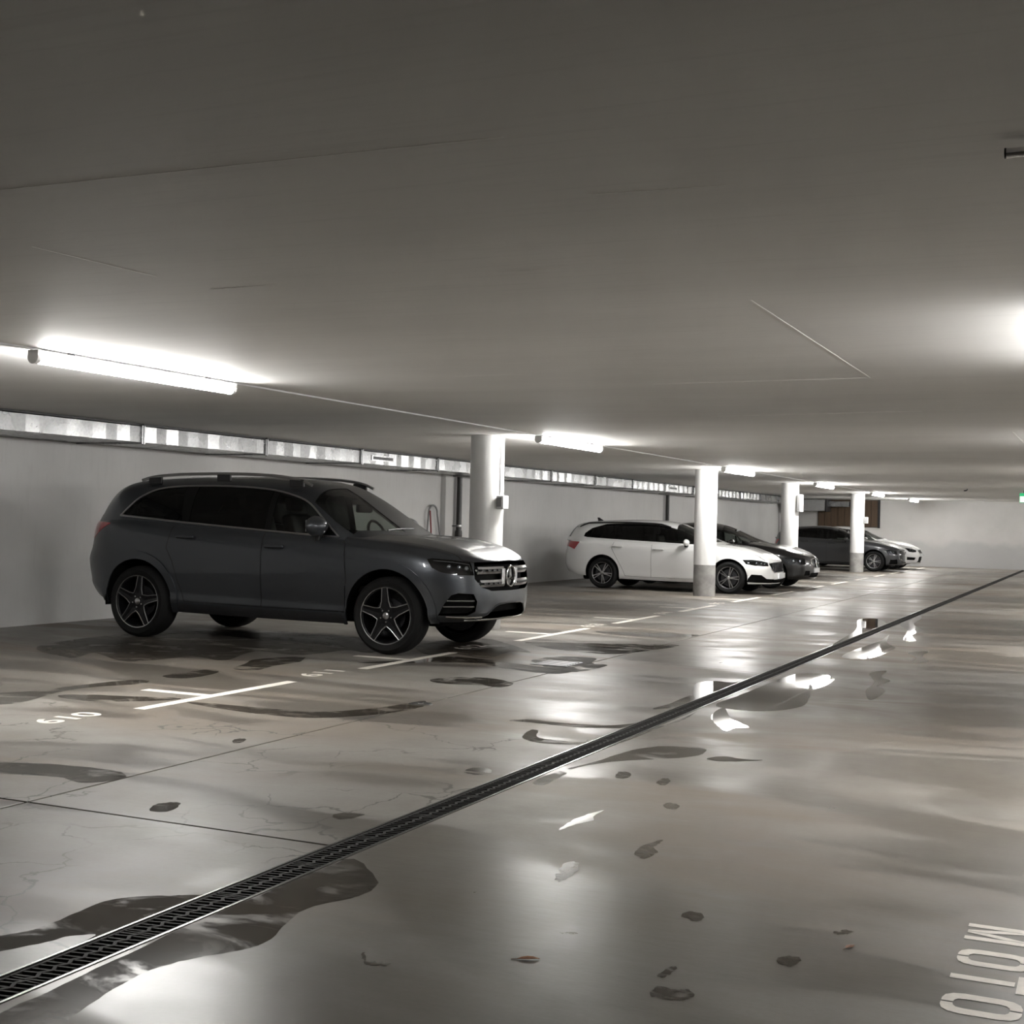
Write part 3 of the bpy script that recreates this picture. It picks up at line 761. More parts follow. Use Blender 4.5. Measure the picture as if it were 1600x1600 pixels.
    ('F', 'dark wet smudge left of the painted word', [(-0.96, 4.24), (-0.93, 4.30), (-0.89, 4.29), (-0.89, 4.24), (-0.91, 4.20)]),
]
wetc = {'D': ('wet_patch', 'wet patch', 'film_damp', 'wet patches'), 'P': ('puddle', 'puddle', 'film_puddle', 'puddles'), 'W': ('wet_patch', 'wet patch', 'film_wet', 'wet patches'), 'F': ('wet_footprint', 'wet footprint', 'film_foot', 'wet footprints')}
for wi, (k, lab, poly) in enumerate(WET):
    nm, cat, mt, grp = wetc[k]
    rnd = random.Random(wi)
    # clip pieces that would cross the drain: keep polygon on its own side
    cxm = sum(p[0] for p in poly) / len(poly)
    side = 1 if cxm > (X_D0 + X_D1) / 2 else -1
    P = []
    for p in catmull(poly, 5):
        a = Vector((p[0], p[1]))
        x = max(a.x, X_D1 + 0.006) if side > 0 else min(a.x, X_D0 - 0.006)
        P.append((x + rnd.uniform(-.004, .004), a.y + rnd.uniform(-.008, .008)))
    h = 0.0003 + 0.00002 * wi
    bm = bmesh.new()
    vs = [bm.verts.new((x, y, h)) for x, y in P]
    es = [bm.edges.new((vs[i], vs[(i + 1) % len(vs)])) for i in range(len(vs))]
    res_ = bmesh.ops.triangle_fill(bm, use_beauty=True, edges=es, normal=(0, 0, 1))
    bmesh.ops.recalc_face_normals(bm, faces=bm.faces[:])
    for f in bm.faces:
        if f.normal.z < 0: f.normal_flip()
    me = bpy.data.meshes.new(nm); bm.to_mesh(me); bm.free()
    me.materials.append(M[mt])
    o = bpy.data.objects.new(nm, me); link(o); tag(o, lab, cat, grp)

def leaf(x, y, rz, s, label):
    t = empty('fallen_leaf', (x, y, 0.0012), rz)
    out = [(-0.5, 0), (-0.3, .16), (-0.05, .22), (.2, .15), (.5, 0), (.2, -.14), (-.05, -.2), (-.3, -.15)]
    vs = []; fs = []
    for (a, b_) in out: vs.append((a * s, b_ * s, abs(b_) * s * 0.25 + 0.012 * s * (1 + math.sin(a * 9))))
    c0 = len(vs); vs += [(-.25 * s, 0, 0), (0, 0, .02 * s), (.25 * s, 0, .01 * s)]
    fs = [(0, c0, 1), (1, c0, c0 + 1, 2), (2, c0 + 1, c0 + 2, 3), (3, c0 + 2, 4), (0, 7, c0), (7, 6, c0 + 1, c0), (6, 5, c0 + 2, c0 + 1), (5, 4, c0 + 2)]
    MB().add(vs, fs).build('blade', M['leaf'], t, smooth=True)
    MB().tube([(-0.75 * s, 0.03 * s, 0), (-0.5 * s, 0, 0.01 * s), (0, 0, 0.03 * s), (0.45 * s, 0, 0.02 * s)], 0.012 * s, 5).build('stalk', M['leaf'], t)
    tag(t, label, 'leaf')
leaf(-1.66, 3.87, 0.5, 0.075, 'brown dry leaf on the floor at the bottom centre')
leaf(-0.77, 4.49, 1.2, 0.055, 'orange brown curled leaf left of the painted word')
# ------------------------------------------------------------------ cars
def inside(poly, x, y):
    c = False; n = len(poly); j = n - 1
    for i in range(n):
        xi, yi = poly[i][0], poly[i][1]; xj, yj = poly[j][0], poly[j][1]
        if (yi > y) != (yj > y) and x < (xj - xi) * (y - yi) / (yj - yi) + xi: c = not c
        j = i
    return c

S2 = math.sqrt(0.5)
# projections: name -> (2d function, plane normal builder, face filter); side s = -1 (near, y<0), +1, or 0
def proj_fn(kind, s):
    if kind == 'S': return lambda c: (c.x, c.z), lambda n2: Vector((n2[0], 0, n2[1])), lambda f, c: c.y * s > 0.02 and abs(f.normal.y) > 0.12
    if kind == 'F': return lambda c: (c.y, c.z), lambda n2: Vector((0, n2[0], n2[1])), lambda f, c: c.x > 0.15 and f.normal.x > 0.05
    if kind == 'R': return lambda c: (c.y, c.z), lambda n2: Vector((0, n2[0], n2[1])), lambda f, c: f.normal.x < -0.05 and c.x < -2.2
    if kind == 'T': return lambda c: (c.x, c.y), lambda n2: Vector((n2[0], n2[1], 0)), lambda f, c: f.normal.z > 0.12
    if kind == 'O': # seen from the front corner
        return lambda c: ((c.x - s * c.y) * S2, c.z), lambda n2: Vector((n2[0] * S2, -s * n2[0] * S2, n2[1])), lambda f, c: c.x > 0 and c.y * s > 0.02 and f.normal.z < 0.9

class Shell:
    def __init__(s, verts, faces):
        s.bm = bmesh.new()
        vs = [s.bm.verts.new(v) for v in verts]
        for f in faces:
            try: s.bm.faces.new([vs[i] for i in f])
            except ValueError: pass
        bmesh.ops.remove_doubles(s.bm, verts=s.bm.verts[:], dist=1e-5)
        bmesh.ops.dissolve_degenerate(s.bm, edges=s.bm.edges[:], dist=1e-6)
        bmesh.ops.recalc_face_normals(s.bm, faces=s.bm.faces[:])
        tot = sum(f.normal.dot(f.calc_center_median() - Vector((-1.3, 0, 0.6))) * f.calc_area() for f in s.bm.faces)
        if tot < 0: bmesh.ops.reverse_faces(s.bm, faces=s.bm.faces[:])
        s.lay = s.bm.faces.layers.int.new('reg')
        s.names = ['body']
        s.bm.normal_update()
        s.bvh = BVHTree.FromBMesh(s.bm)
    def cast(s, o, d):
        h = s.bvh.ray_cast(Vector(o), Vector(d))
        return h[0], h[1]
    def reg(s, name):
        if name not in s.names: s.names.append(name)
        return s.names.index(name)
    def cut(s, kind, side, poly, name, only=None):
        P, N, ok = proj_fn(kind, side)
        rid = s.reg(name)
        x0 = min(p[0] for p in poly); x1 = max(p[0] for p in poly); z0 = min(p[1] for p in poly); z1 = max(p[1] for p in poly)
        n = len(poly)
        def nearfaces(a, b_, mar):
            out = []
            ex0, ex1 = min(a[0], b_[0]) - mar, max(a[0], b_[0]) + mar; ez0, ez1 = min(a[1], b_[1]) - mar, max(a[1], b_[1]) + mar
            for f in cand:
                if not f.is_valid: continue
                qs = [P(v.co) for v in f.verts]
                if max(q[0] for q in qs) < ex0 or min(q[0] for q in qs) > ex1 or max(q[1] for q in qs) < ez0 or min(q[1] for q in qs) > ez1: continue
                out.append(f)
            return out
        for i in range(n):
            a, b_ = poly[i], poly[(i + 1) % n]
            d = Vector((b_[0] - a[0], b_[1] - a[1]))
            if d.length < 1e-6: continue
            nn = (-d.y / d.length, d.x / d.length)
            cand = [f for f in s.bm.faces if ok(f, f.calc_center_median())] if i == 0 else cand
            fs = nearfaces(a, b_, 0.0005)
            if not fs: continue
            # 3d point on plane: any 3d point that projects on a
            if kind == 'S': co = Vector((a[0], 0, a[1]))
            elif kind in 'FR': co = Vector((0, a[0], a[1]))
            elif kind == 'T': co = Vector((a[0], a[1], 0))
            else: co = Vector((a[0] * S2, -side * a[0] * S2, a[1]))
            es = set(e for f in fs for e in f.edges); vs = set(v for f in fs for v in f.verts)
            r = bmesh.ops.bisect_plane(s.bm, geom=list(vs) + list(es) + fs, dist=1e-6, plane_co=co, plane_no=N(nn))
            newf = set(g for g in r['geom'] if isinstance(g, bmesh.types.BMFace) and g.is_valid)
            cs = set(f for f in cand if f.is_valid) | newf
            cand = list(cs)
        cnt = 0
        for f in s.bm.faces:
            c = f.calc_center_median()
            q = P(c)
            if q[0] < x0 or q[0] > x1 or q[1] < z0 or q[1] > z1: continue
            if not ok(f, c): continue
            if only is not None and s.names[f[s.lay]] not in only: continue
            if inside(poly, q[0], q[1]): f[s.lay] = rid; cnt += 1
        return cnt
    def line(s, kind, side, pts, w, name='gap', only=None):
        for i in range(len(pts) - 1):
            a = Vector(pts[i]); b_ = Vector(pts[i + 1]); d = (b_ - a).normalized(); n = Vector((-d.y, d.x)) * w / 2
            e = d * w * 0.3
            s.cut(kind, side, [a - e - n, b_ + e - n, b_ + e + n, a - e + n], name, only)
    def finish(s):
        s.bm.normal_update()
    def islands(s, name, oname, mat, parent, off=0.0, wall=False):
        rid = s.names.index(name) if name in s.names else -1
        todo = set(f for f in s.bm.faces if f[s.lay] == rid)
        while todo:
            st = [todo.pop()]; isl = set(st)
            while st:
                f = st.pop()
                for e in f.edges:
                    for g_ in e.link_faces:
                        if g_ in todo: todo.discard(g_); isl.add(g_); st.append(g_)
            s.extract(name, oname, mat, parent, off, wall, faces_=list(isl))
    def extract(s, name, oname, mat, parent, off=0.0, wall=False, side=None, only_fn=None, faces_=None):
        if name not in s.names: return None
        rid = s.names.index(name)
        fs = faces_ if faces_ is not None else [f for f in s.bm.faces if f[s.lay] == rid]
        if side is not None: fs = [f for f in fs if f.calc_center_median().y * side > 0]
        if only_fn: fs = [f for f in fs if only_fn(f.calc_center_median())]
        if not fs: return None
        idx = {}; vs = []; ns = []
        faces = []
        for f in fs:
            t = []
            for v in f.verts:
                if v not in idx:
                    idx[v] = len(vs); vs.append(v.co + v.normal * off); ns.append(v.normal.copy())
                t.append(idx[v])
            faces.append(t)
        nsurf = len(faces)
        if wall:
            fset = set(fs)
            for f in fs:
                for l in f.loops:
                    e = l.edge
                    if sum(1 for g in e.link_faces if g in fset) == 1:
                        a, b_ = l.vert, l.link_loop_next.vert
                        k = len(vs)
                        vs += [a.co.copy(), b_.co.copy(), a.co + a.normal * off, b_.co + b_.normal * off]; 
                        nn = (b_.co - a.co).cross(a.normal); nn.normalize()
                        ns += [nn] * 4
                        faces.append([k + 2, k, k + 1, k + 3])
        me = bpy.data.meshes.new(oname)
        me.from_pydata([v[:] for v in vs], [], faces); me.update()
        me.materials.append(mat)
        me.shade_smooth()
        try: me.normals_split_custom_set_from_vertices([n[:] for n in ns])
        except Exception: pass
        o = bpy.data.objects.new(oname, me); link(o, parent)
        return o

def build_lower(sp):
    W = sp['W']; st = []
    xF, xf0, nF = sp['xF'], sp['xf0'], sp['nF']; xR, xr0, nR = sp['xR'], sp['xr0'], sp['nR']
    NF = sp.get('NF', 34)
    for i in range(NF + 1):
        ph = math.pi / 2 * (1 - i / NF)
        st.append((xr0 + (xR - xr0) * abs(math.sin(ph)) ** (2 / nR), W * abs(math.cos(ph)) ** (2 / nR)))
    nm = sp.get('NM', 60)
    for i in range(1, nm):
        st.append((xr0 + (xf0 - xr0) * i / nm, W))
    for i in range(NF + 1):
        ph = math.pi / 2 * i / NF
        st.append((xf0 + (xF - xf0) * abs(math.sin(ph)) ** (2 / nF), W * abs(math.cos(ph)) ** (2 / nF)))
    zs = pchip(sp['zs']); zsh = pchip(sp['zsh']); zc = pchip(sp['zc']); prof = pchip(sp['prof'])
    fl = pchip(sp['flean']); rl = pchip(sp['rlean'])
    taper = pchip(sp.get('taper', [(-9, 1), (9, 1)]))
    K1, K2 = sp.get('K1', 26), sp.get('K2', 14)
    rows = []
    def pos(x, w, z, y):
        gx = smoothstep(xf0, xF, x); gr = smoothstep(xr0, xR, x) if xr0 < xR else smoothstep(-xr0, -xR, -x)
        return (x + fl(z) * gx + rl(z) * gr, y, z)
    he = sp.get('hoodexp', 0.9)
    ridge = sp.get('ridge', None)
    for (x, w) in st:
        w = w * taper(x)
        half = []
        a, b_ = zs(x), zsh(x)
        for k in range(K1):
            v = k / (K1 - 1); z = a + (b_ - a) * v
            half.append((x, w, z, w * prof(v)))
        ysh = w * prof(1.0); c = zc(x)
        for k in range(1, K2 + 1):
            an = math.pi / 2 * k / K2
            z = b_ + (c - b_) * math.sin(an) ** he
            y = ysh * math.cos(an)
            if ridge:
                yy0, amp, wd = ridge; z += amp * math.exp(-((y - yy0 * W) / wd) ** 2) * smoothstep(-0.9, 0.1, x) * (1 - smoothstep(xF - 0.25, xF, x))
            half.append((x, w, z, y))
        row = [pos(x, w, z, -y) for (x, w, z, y) in half] + [pos(x, w, z, y) for (x, w, z, y) in half[:-1][::-1]]
        rows.append(row)
    n = len(rows[0]); vs = [v for r in rows for v in r]; fs = []
    K = K1
    for i in range(len(rows) - 1):
        for j in range(n - 1):
            xm = (st[i][0] + st[i + 1][0]) / 2
            top = K1 - 1 <= j < n - K1
            if top and sp['open'][0] < xm < sp['open'][1]: continue
            fs.append((i * n + j, (i + 1) * n + j, (i + 1) * n + j + 1, i * n + j + 1))
    return Shell(vs, fs)

def build_green(sp):
    g = sp['green']
    zroof = pchip(g['roof']); yb = pchip(g['yb']); zb_ = pchip(g['zb'])
    x0, x1 = g['x0'], g['x1']   # rear, front (cowl)
    xr0 = g['xr0']
    st = []
    NR = 26
    for i in range(NR + 1):
        ph = math.pi / 2 * (1 - i / NR)
        st.append((xr0 + (x0 - xr0) * math.sin(ph) ** (2 / g.get('nR', 3)), max(math.cos(ph), 0.0) ** (2 / g.get('nR', 3))))
    NMID = 90
    for i in range(1, NMID + 1):
        st.append((xr0 + (x1 - xr0) * i / NMID, 1.0))
    K = 30
    rows = []
    Hm = max(p[1] for p in g['roof'])
    for (x, wf) in st:
        half = []
        zb = zb_(x); H = max(zroof(x) - zb, 0.004); n = g['n']
        y0 = yb(x) * wf
        for k in range(K + 1):
            u = k / K
            an = math.pi / 2 * u
            cy = math.cos(an) ** (2 / n); sz = math.sin(an) ** (2 / n)
            z = zb + H * sz
            tum = 1 - g['tum'] * max(0, z - zb) / 0.6
            y = y0 * cy * tum
            z -= g.get('crown', 0.03) * (y / max(y0, 0.1)) ** 2 * sz * wf
            bow = g['bow'] * (y / 0.8) ** 2 * smoothstep(g['bowx'], x1, x)
            rb = g.get('rlean', 0) * max(0, z - g.get('rz0', 1.0)) * (1 - smoothstep(x0, xr0, x))
            half.append((x - bow + rb, y, z))
        rows.append([(a, -b_, c) for a, b_, c in half] + half[:-1][::-1])
    n = len(rows[0]); vs = [v for r in rows for v in r]; fs = []
    for i in range(len(rows) - 1):
        for j in range(n - 1):
            fs.append((i * n + j, (i + 1) * n + j, (i + 1) * n + j + 1, i * n + j + 1))
    return Shell(vs, fs)

def circle(cx, cz, r, n=40, a0=0, a1=360, rz=None):
    return [(cx + r * math.cos(math.radians(a0 + (a1 - a0) * i / n)), cz + (rz or r) * math.sin(math.radians(a0 + (a1 - a0) * i / n))) for i in range(n if a1 - a0 == 360 else n + 1)]

def arch_poly(cx, cz, r, n=36, rz=None):
    p = circle(cx, cz, r, n, 0, 180, rz)
    return [(cx + r, -0.1)] + p + [(cx - r, -0.1)]

def make_wheel(R, rimR, width, style, parent):
    """axis along y, outer face towards -y; wheel object is the tyre, everything else its children"""
    hw = width / 2
    prof = [(rimR - 0.005, -hw + 0.02), (rimR + 0.012, -hw + 0.004), (rimR + (R - rimR) * 0.55, -hw - 0.004), (R - 0.03, -hw + 0.012), (R - 0.008, -hw + 0.035), (R, -hw + 0.07),
            (R, hw - 0.07), (R - 0.008, hw - 0.035), (R - 0.03, hw - 0.012), (rimR + 0.012, hw - 0.004), (rimR - 0.005, hw - 0.02)]
    w = MB().lathe(prof, 56, 'y').build('wheel', M['rubber'], parent, smooth=True)
    # barrel + outer ring
    MB().lathe([(rimR - 0.004, -hw + 0.018), (rimR - 0.022, -hw + 0.03), (rimR - 0.03, -hw + 0.1), (rimR - 0.035, hw - 0.02), (0.06, hw - 0.03)], 48, 'y').build('rim_barrel', M['wheel_black'], w, smooth=True)
    MB().lathe([(rimR - 0.014, -hw + 0.022), (rimR - 0.011, -hw + 0.010), (rimR - 0.004, -hw + 0.008), (rimR + 0.000, -hw + 0.018)], 64, 'y').build('rim_edge', M['satin'], w, smooth=True)
    MB().lathe([(0.05, -0.03), (0.17, -0.03), (0.17, -0.01), (0.05, -0.01)], 36, 'y').build('brake_disc', M['dark_metal'], w, smooth=True)
    yo = -hw + 0.016
    if style == 'star':
        r0, r1 = 0.085, rimR - 0.012
        for k in range(5):
            a = math.radians(90 + 72 * k)
            ca, sa = math.cos(a), math.sin(a)
            def T(r, t, y): return (r * ca - t * sa, y, r * sa + t * ca)
            hw0, hw1 = 0.052, 0.030
            sect = [(0.03, 0.03), (r0 + 0.01, hw0 + 0.012), (r0 + 0.05, hw0 * 0.78), (r1, hw1)]
            vs = []; fs = []
            for (r, t) in sect:
                vs += [T(r, -t, yo + 0.002), T(r, t, yo + 0.002), T(r, t, yo + 0.045), T(r, -t, yo + 0.045), T(r, 0, yo + 0.010)]
            for i in range(3):
                b0, b1 = 5 * i, 5 * (i + 1)
                fs += [(b0, b0 + 4, b1 + 4, b1), (b0 + 4, b0 + 1, b1 + 1, b1 + 4), (b0 + 1, b0 + 2, b1 + 2, b1 + 1), (b0 + 2, b0 + 3, b1 + 3, b1 + 2), (b0 + 3, b0, b1, b1 + 3)]
            MB().add(vs, fs).build('spoke', M['wheel_black'], w)
            # machined silver edge of the opening between this spoke and the next
            a2 = a + math.radians(72)
            def P2(r, aa, t): return Vector((r * math.cos(aa) - t * math.sin(aa), yo - 0.001, r * math.sin(aa) + t * math.cos(aa)))
            p = [P2(r1, a, hw1), P2(r0 + 0.06, a, hw0 * 0.80), P2(r0 + 0.025, a, hw0 * 1.0), P2(r0 + 0.020, (a + a2) / 2, 0), P2(r0 + 0.025, a2, -hw0 * 1.0), P2(r0 + 0.06, a2, -hw0 * 0.80), P2(r1, a2, -hw1)]
            pp = catmull(p[1:-1], 4, False)
            MB().tube([p[0]] + pp + [p[-1]], 0.0052, 6).build('spoke_edge', M['satin'], w, smooth=True)
    elif style == 'multi':
        for k in range(10):
            a = math.radians(90 + 36 * k + (10 if k % 2 else -10))
            ca, sa = math.cos(a), math.sin(a); r1 = rimR - 0.012
            def T(r, t, y): return (r * ca - t * sa, y, r * sa + t * ca)
            vs = []; fs = []
            for (r, t) in [(0.04, 0.012), (0.1, 0.009), (r1, 0.0075)]:
                vs += [T(r, -t, yo + 0.004), T(r, t, yo + 0.004), T(r, t, yo + 0.03), T(r, -t, yo + 0.03)]
            for i in range(2):
                b0, b1 = 4 * i, 4 * (i + 1)
                fs += [(b0 + q, b0 + (q + 1) % 4, b1 + (q + 1) % 4, b1 + q) for q in range(4)]
            MB().add(vs, fs).build('spoke', M['satin'], w)
    MB().lathe([(0.0, yo - 0.006), (0.026, yo - 0.006), (0.036, yo + 0.002), (0.036, yo + 0.03)], 24, 'y').build('hub_cap', M['satin'], w, smooth=True)
    MB().lathe([(0.036, yo + 0.004), (0.085, yo + 0.008), (0.085, yo + 0.04)], 30, 'y').build('hub', M['wheel_black'], w, smooth=True)
    for k in range(5):
        a = math.radians(54 + 72 * k)
        MB().add([], []).tube([(0.062 * math.cos(a), yo + 0.012, 0.062 * math.sin(a)), (0.062 * math.cos(a), yo - 0.002, 0.062 * math.sin(a))], 0.008, 8).build('wheel_bolt', M['satin'], w)
    return w

def seat(parent, x, y, z, wid=0.5, hr=True, hgt=0.62):
    mb = MB().bevbox(x - 0.25, x + 0.28, y - wid / 2, y + wid / 2, z, z + 0.16, 0.05)
    s = mb.build('seat', M['seat'], parent, smooth=True)
    b = MB().bevbox(-0.07, 0.07, -wid / 2, wid / 2, 0, hgt, 0.055).build('backrest', M['seat'], s, smooth=True)
    b.location = (x - 0.25, y, z + 0.08); b.rotation_euler = (0, -0.3, 0)
    if hr:
        ys = [0.0] if wid < 0.8 else [-wid * 0.32, wid * 0.32]
        for q in ys:
            h = MB().bevbox(-0.045, 0.045, -0.13, 0.13, 0, 0.17, 0.04).build('headrest', M['seat'], s, smooth=True)
            h.location = (x - 0.25 - math.sin(0.3) * (hgt + 0.03), y + q, z + 0.08 + math.cos(0.3) * (hgt + 0.03)); h.rotation_euler = (0, -0.2, 0)
    return s

def tube_on(sh, kind, side, pts, r, name, mat, parent, off=0.0, closed=False, flat=None, n=8):
    P = []
    for (a, b_) in pts:
        if kind == 'S': o, d = (a, side * 2.0, b_), (0, -side, 0)
        elif kind == 'F': o, d = (3.0, a, b_), (-1, 0, 0)
        elif kind == 'R': o, d = (-8.0, a, b_), (1, 0, 0)
        elif kind == 'T': o, d = (a, b_, 4.0), (0, 0, -1)
        elif kind == 'O': o, d = (a * S2 + 3 * S2, -side * a * S2 + side * 3 * S2, b_), (-S2, -side * S2, 0)
        h, nn = sh.cast(o, d)
        if h is None: continue
        P.append(h + nn * off)
    if len(P) < 2: return None
    return MB().tube(P, r, n, True, closed, flat).build(name, mat, parent, smooth=True)

def mirror_part(car, x, y, z, mat, side, s=1.0):
    """door mirror: housing + glass + foot"""
    m = MB()
    n, k = 16, 10
    vs = []; fs = []
    for i in range(k + 1):
        ph = math.pi * i / k
        for j in range(n):
            a = 2 * math.pi * j / n
            ex = 0.10 * s * math.sin(ph) * math.cos(a); ez = 0.085 * s * math.sin(ph) * math.sin(a); ey = -0.125 * s * math.cos(ph)
            ex = ex if ex > 0 else ex * 0.35
            ez *= (1.1 - 0.25 * (i / k))
            vs.append((ex, side * ey, ez))
    for i in range(k):
        for j in range(n):
            fs.append((i * n + j, i * n + (j + 1) % n, (i + 1) * n + (j + 1) % n, (i + 1) * n + j))
    o = m.add(vs, fs).build('door_mirror', mat, car, smooth=True)
    o.location = (x, y, z)
    f = MB().bevbox(-0.03, 0.03, -0.06, 0.06, -0.12 * s, -0.05, 0.012).build('mirror_foot', M['black_plastic'], o, smooth=True)
    f.location = (0, -side * 0.08 * s, 0)
    g = MB().bevbox(-0.037 * s, -0.030 * s, -0.075 * s, 0.075 * s, -0.045 * s, 0.045 * s, 0.003).build('mirror_glass', M['chrome'], o)
    return o

def build_car(sp):
    car = empty('car', sp['loc'], sp.get('rz', 0))
    tag(car, sp['label'], 'car')
    pm = M[sp['paint']]
    L = build_lower(sp); Gh = build_green(sp)
    wb, R = sp['wb'], sp['R']
    ra, rf = sp['arch'], sp.get('flare')
    W = sp['W']
    az = sp.get('archz', R)
    # ---- cuts on lower body
    for s in (-1, 1):
        for cx in (0.0, -wb):
            if rf: L.cut('S', s, arch_poly(cx, az, rf), 'flare')
            L.cut('S', s, arch_poly(cx, az, ra), 'hole')
        for (nm, kind, poly) in sp['feat']:
            if kind == 'F' or kind == 'R':
                if s == 1: continue
                L.cut(kind, 0, poly, nm)
            else:
                L.cut(kind, s, poly, nm)
        for d in sp['doors']:
            L.cut('S', s, d['poly'], d['name'], ('body',))
        for d in sp['doors']:
            pts = d['poly'] + [d['poly'][0]]
            L.line('S', s, pts, sp.get('gapw', 0.006), 'gap', ('body', 'flare', d['name']))
        if sp.get('hoodline'):
            L.line('T', s, [(x, s * y) for x, y in sp['hoodline']], 0.008, 'gap', ('body',))
        for pl in sp.get('fbfeat', []):
            pass
    L.finish()
    # ---- cuts on greenhouse
    for s in (-1, 1):
        if sp.get('blackpillar', True): Gh.cut('S', s, sp['dlo'], 'pillar')
        for (nm, poly) in sp['win']:
            Gh.cut('S', s, poly, nm)
    Gh.cut('T', 0, sp['ws'], 'windscreen')
    if sp.get('rw'): Gh.cut('R', 0, sp['rw'], 'rear_window')
    if sp.get('sunroof'): Gh.cut('T', 0, sp['sunroof'], 'sunroof')
    Gh.finish()
    # ---- extract
    body = L.extract('body', 'body', pm, car)
    L.islands('gap', 'panel_gap', M['black_plastic'], car, -0.010)
    for d in sp['doors']:
        for s in (-1, 1):
            do = L.extract(d['name'], 'door', pm, car, 0.0, side=s)
            if do is None: continue
            hx, hz = d['handle']
            h, nn = L.cast((hx, s * 2, hz), (0, -s, 0))
            if h is not None:
                hd = MB().bevbox(-0.115, 0.115, -0.014, 0.014, -0.017, 0.017, 0.012).build('door_handle', sp.get('handlemat') or pm, do, smooth=True)
                hd.location = h + nn * 0.032; 
                MB().bevbox(-0.10, -0.06, -0.02, 0.02, -0.014, 0.014, 0.004).bevbox(0.06, 0.10, -0.02, 0.02, -0.014, 0.014, 0.004).build('handle_foot', M['black_plastic'], do).location = h + nn * 0.010
    if rf:
        for s in (-1, 1):
            for fx in (True, False):
                L.extract('flare', 'wheel_arch_trim', sp.get('flaremat') or pm, car, 0.014, True, side=s, only_fn=(lambda c, fx=fx: (c.x > -wb / 2) == fx))
    for (nm, oname, mat, off, wall) in sp['parts']:
        for s in ((-1, 1) if sp.get('split', {}).get(nm, True) else (None,)):
            L.extract(nm, oname, M[mat] if isinstance(mat, str) else mat, car, off, wall, side=s)
    roof = Gh.extract('body', 'roof_frame', pm, car)
    Gh.islands('pillar', 'window_pillar', M['pillar_black'], car, -0.003)
    for (nm, poly) in sp['win']:
        for s in (-1, 1):
            Gh.extract(nm, 'side_window', M[sp.get('winmat', {}).get(nm, 'glass_tint')], car, -0.004, True, side=s)
    Gh.extract('windscreen', 'windscreen', M['glass_front'], car, -0.004, True)
    Gh.extract('rear_window', 'rear_window', M['glass_tint'], car, -0.004, True)
    Gh.extract('sunroof', 'sunroof', M['black_gloss'], car, 0.002)
    # lining: dark skin just inside roof frame
    lin = Gh.extract('body', 'headliner', M['interior'], roof, -0.03)
    lin3 = L.extract('body', 'inner_panel', M['interior'], body, -0.04)
    for d in sp['doors']:
        L.extract(d['name'], 'door_card', M['interior'], body, -0.05)
    # ---- underbody, wheel wells, wheels
    MB().bevbox(-wb - 0.55, 0.45, -W * 0.62, W * 0.62, sp['clear'], sp['clear'] + 0.25, 0.04).build('underbody', M['void'], car)
    MB().box(-wb + ra + 0.02, -ra - 0.02, -W * 0.93, W * 0.93, sp['clear'] + 0.03, sp['clear'] + 0.09).build('floor_pan', M['void'], car)
    for s in (-1, 1):
        for cx in (0.0, -wb):
            mb = MB(); n = 24; vs = []; fs = []
            rr = ra + 0.015
            for i in range(n + 1):
                a = math.radians(-8 + 196 * i / n)
                for y in (W * 0.935, W * 0.55):
                    vs.append((cx + rr * math.cos(a), s * y, az + rr * math.sin(a)))
            for i in range(n):
                fs.append((2 * i, 2 * i + 1, 2 * i + 3, 2 * i + 2))
            k = len(vs); fs.append(tuple(2 * i + 1 for i in range(n + 1)))
            mb.add(vs, fs).build('wheel_well', M['void'], car, fix=False)
    w0 = None
    for s in (-1, 1):
        for cx in (0.0, -wb):
            if w0 is None:
                w0 = make_wheel(R, sp['rim'], sp['tw'], sp['style'], car); w = w0
            else:
                w = copy_tree(w0, car)
            w.location = (cx, s * (W * sp.get('track', 0.985) - sp['tw'] / 2), R)
            w.rotation_euler = (0, math.radians(sp.get('wrot', 0) + (11 if cx < 0 else 0)), math.pi if s > 0 else 0)
    # ---- interior
    iz = sp['seatz']; cx = sp['seatx']
    for y in (-0.37, 0.37):
        seat(car, cx, y * W / 0.95, iz, 0.48)
    seat(car, cx - 0.95, 0, iz, W * 1.5)
    d0, dz = sp['dash']
    MB().bevbox(d0 - 0.42, d0 + 0.15, -W * 0.82, W * 0.82, dz - 0.45, dz, 0.06).build('dashboard', M['interior'], car, smooth=True)
    MB().box(-wb - 0.3, 0.1, -W * 0.8, W * 0.8, iz - 0.12, iz - 0.05).build('cabin_floor', M['interior'], car)
    sw = MB().tube([(0, 0.18 * math.cos(2 * math.pi * k / 28), 0.18 * math.sin(2 * math.pi * k / 28)) for k in range(28)], 0.016, 8, closed=True).build('steering_wheel', M['black_plastic'], car, smooth=True)
    sw.location = (d0 - sp.get('swx', 0.42), 0.38, dz + 0.04); sw.rotation_euler = (0, -0.40, 0)
    MB().bevbox(-0.02, 0.02, -0.17, 0.17, -0.03, 0.03, 0.01).bevbox(-0.02, 0.02, -0.03, 0.03, -0.17, 0.0, 0.01).build('steering_spokes', M['black_plastic'], sw, smooth=True)
    x_, z_ = sp['rvm']
    MB().bevbox(x_ - 0.025, x_ + 0.025, -0.15, 0.15, z_ - 0.045, z_ + 0.045, 0.02).build('rear_view_mirror', M['black_plastic'], car, smooth=True)
    # ---- mirrors, wipers, roof antenna
    for s in (-1, 1):
        mx, my, mz = sp['mirror']
        mirror_part(car, mx, s * my, mz, M[sp.get('mirrormat', sp['paint'])], s, sp.get('mirs', 1.0))
    return car, L, Gh, body, roof

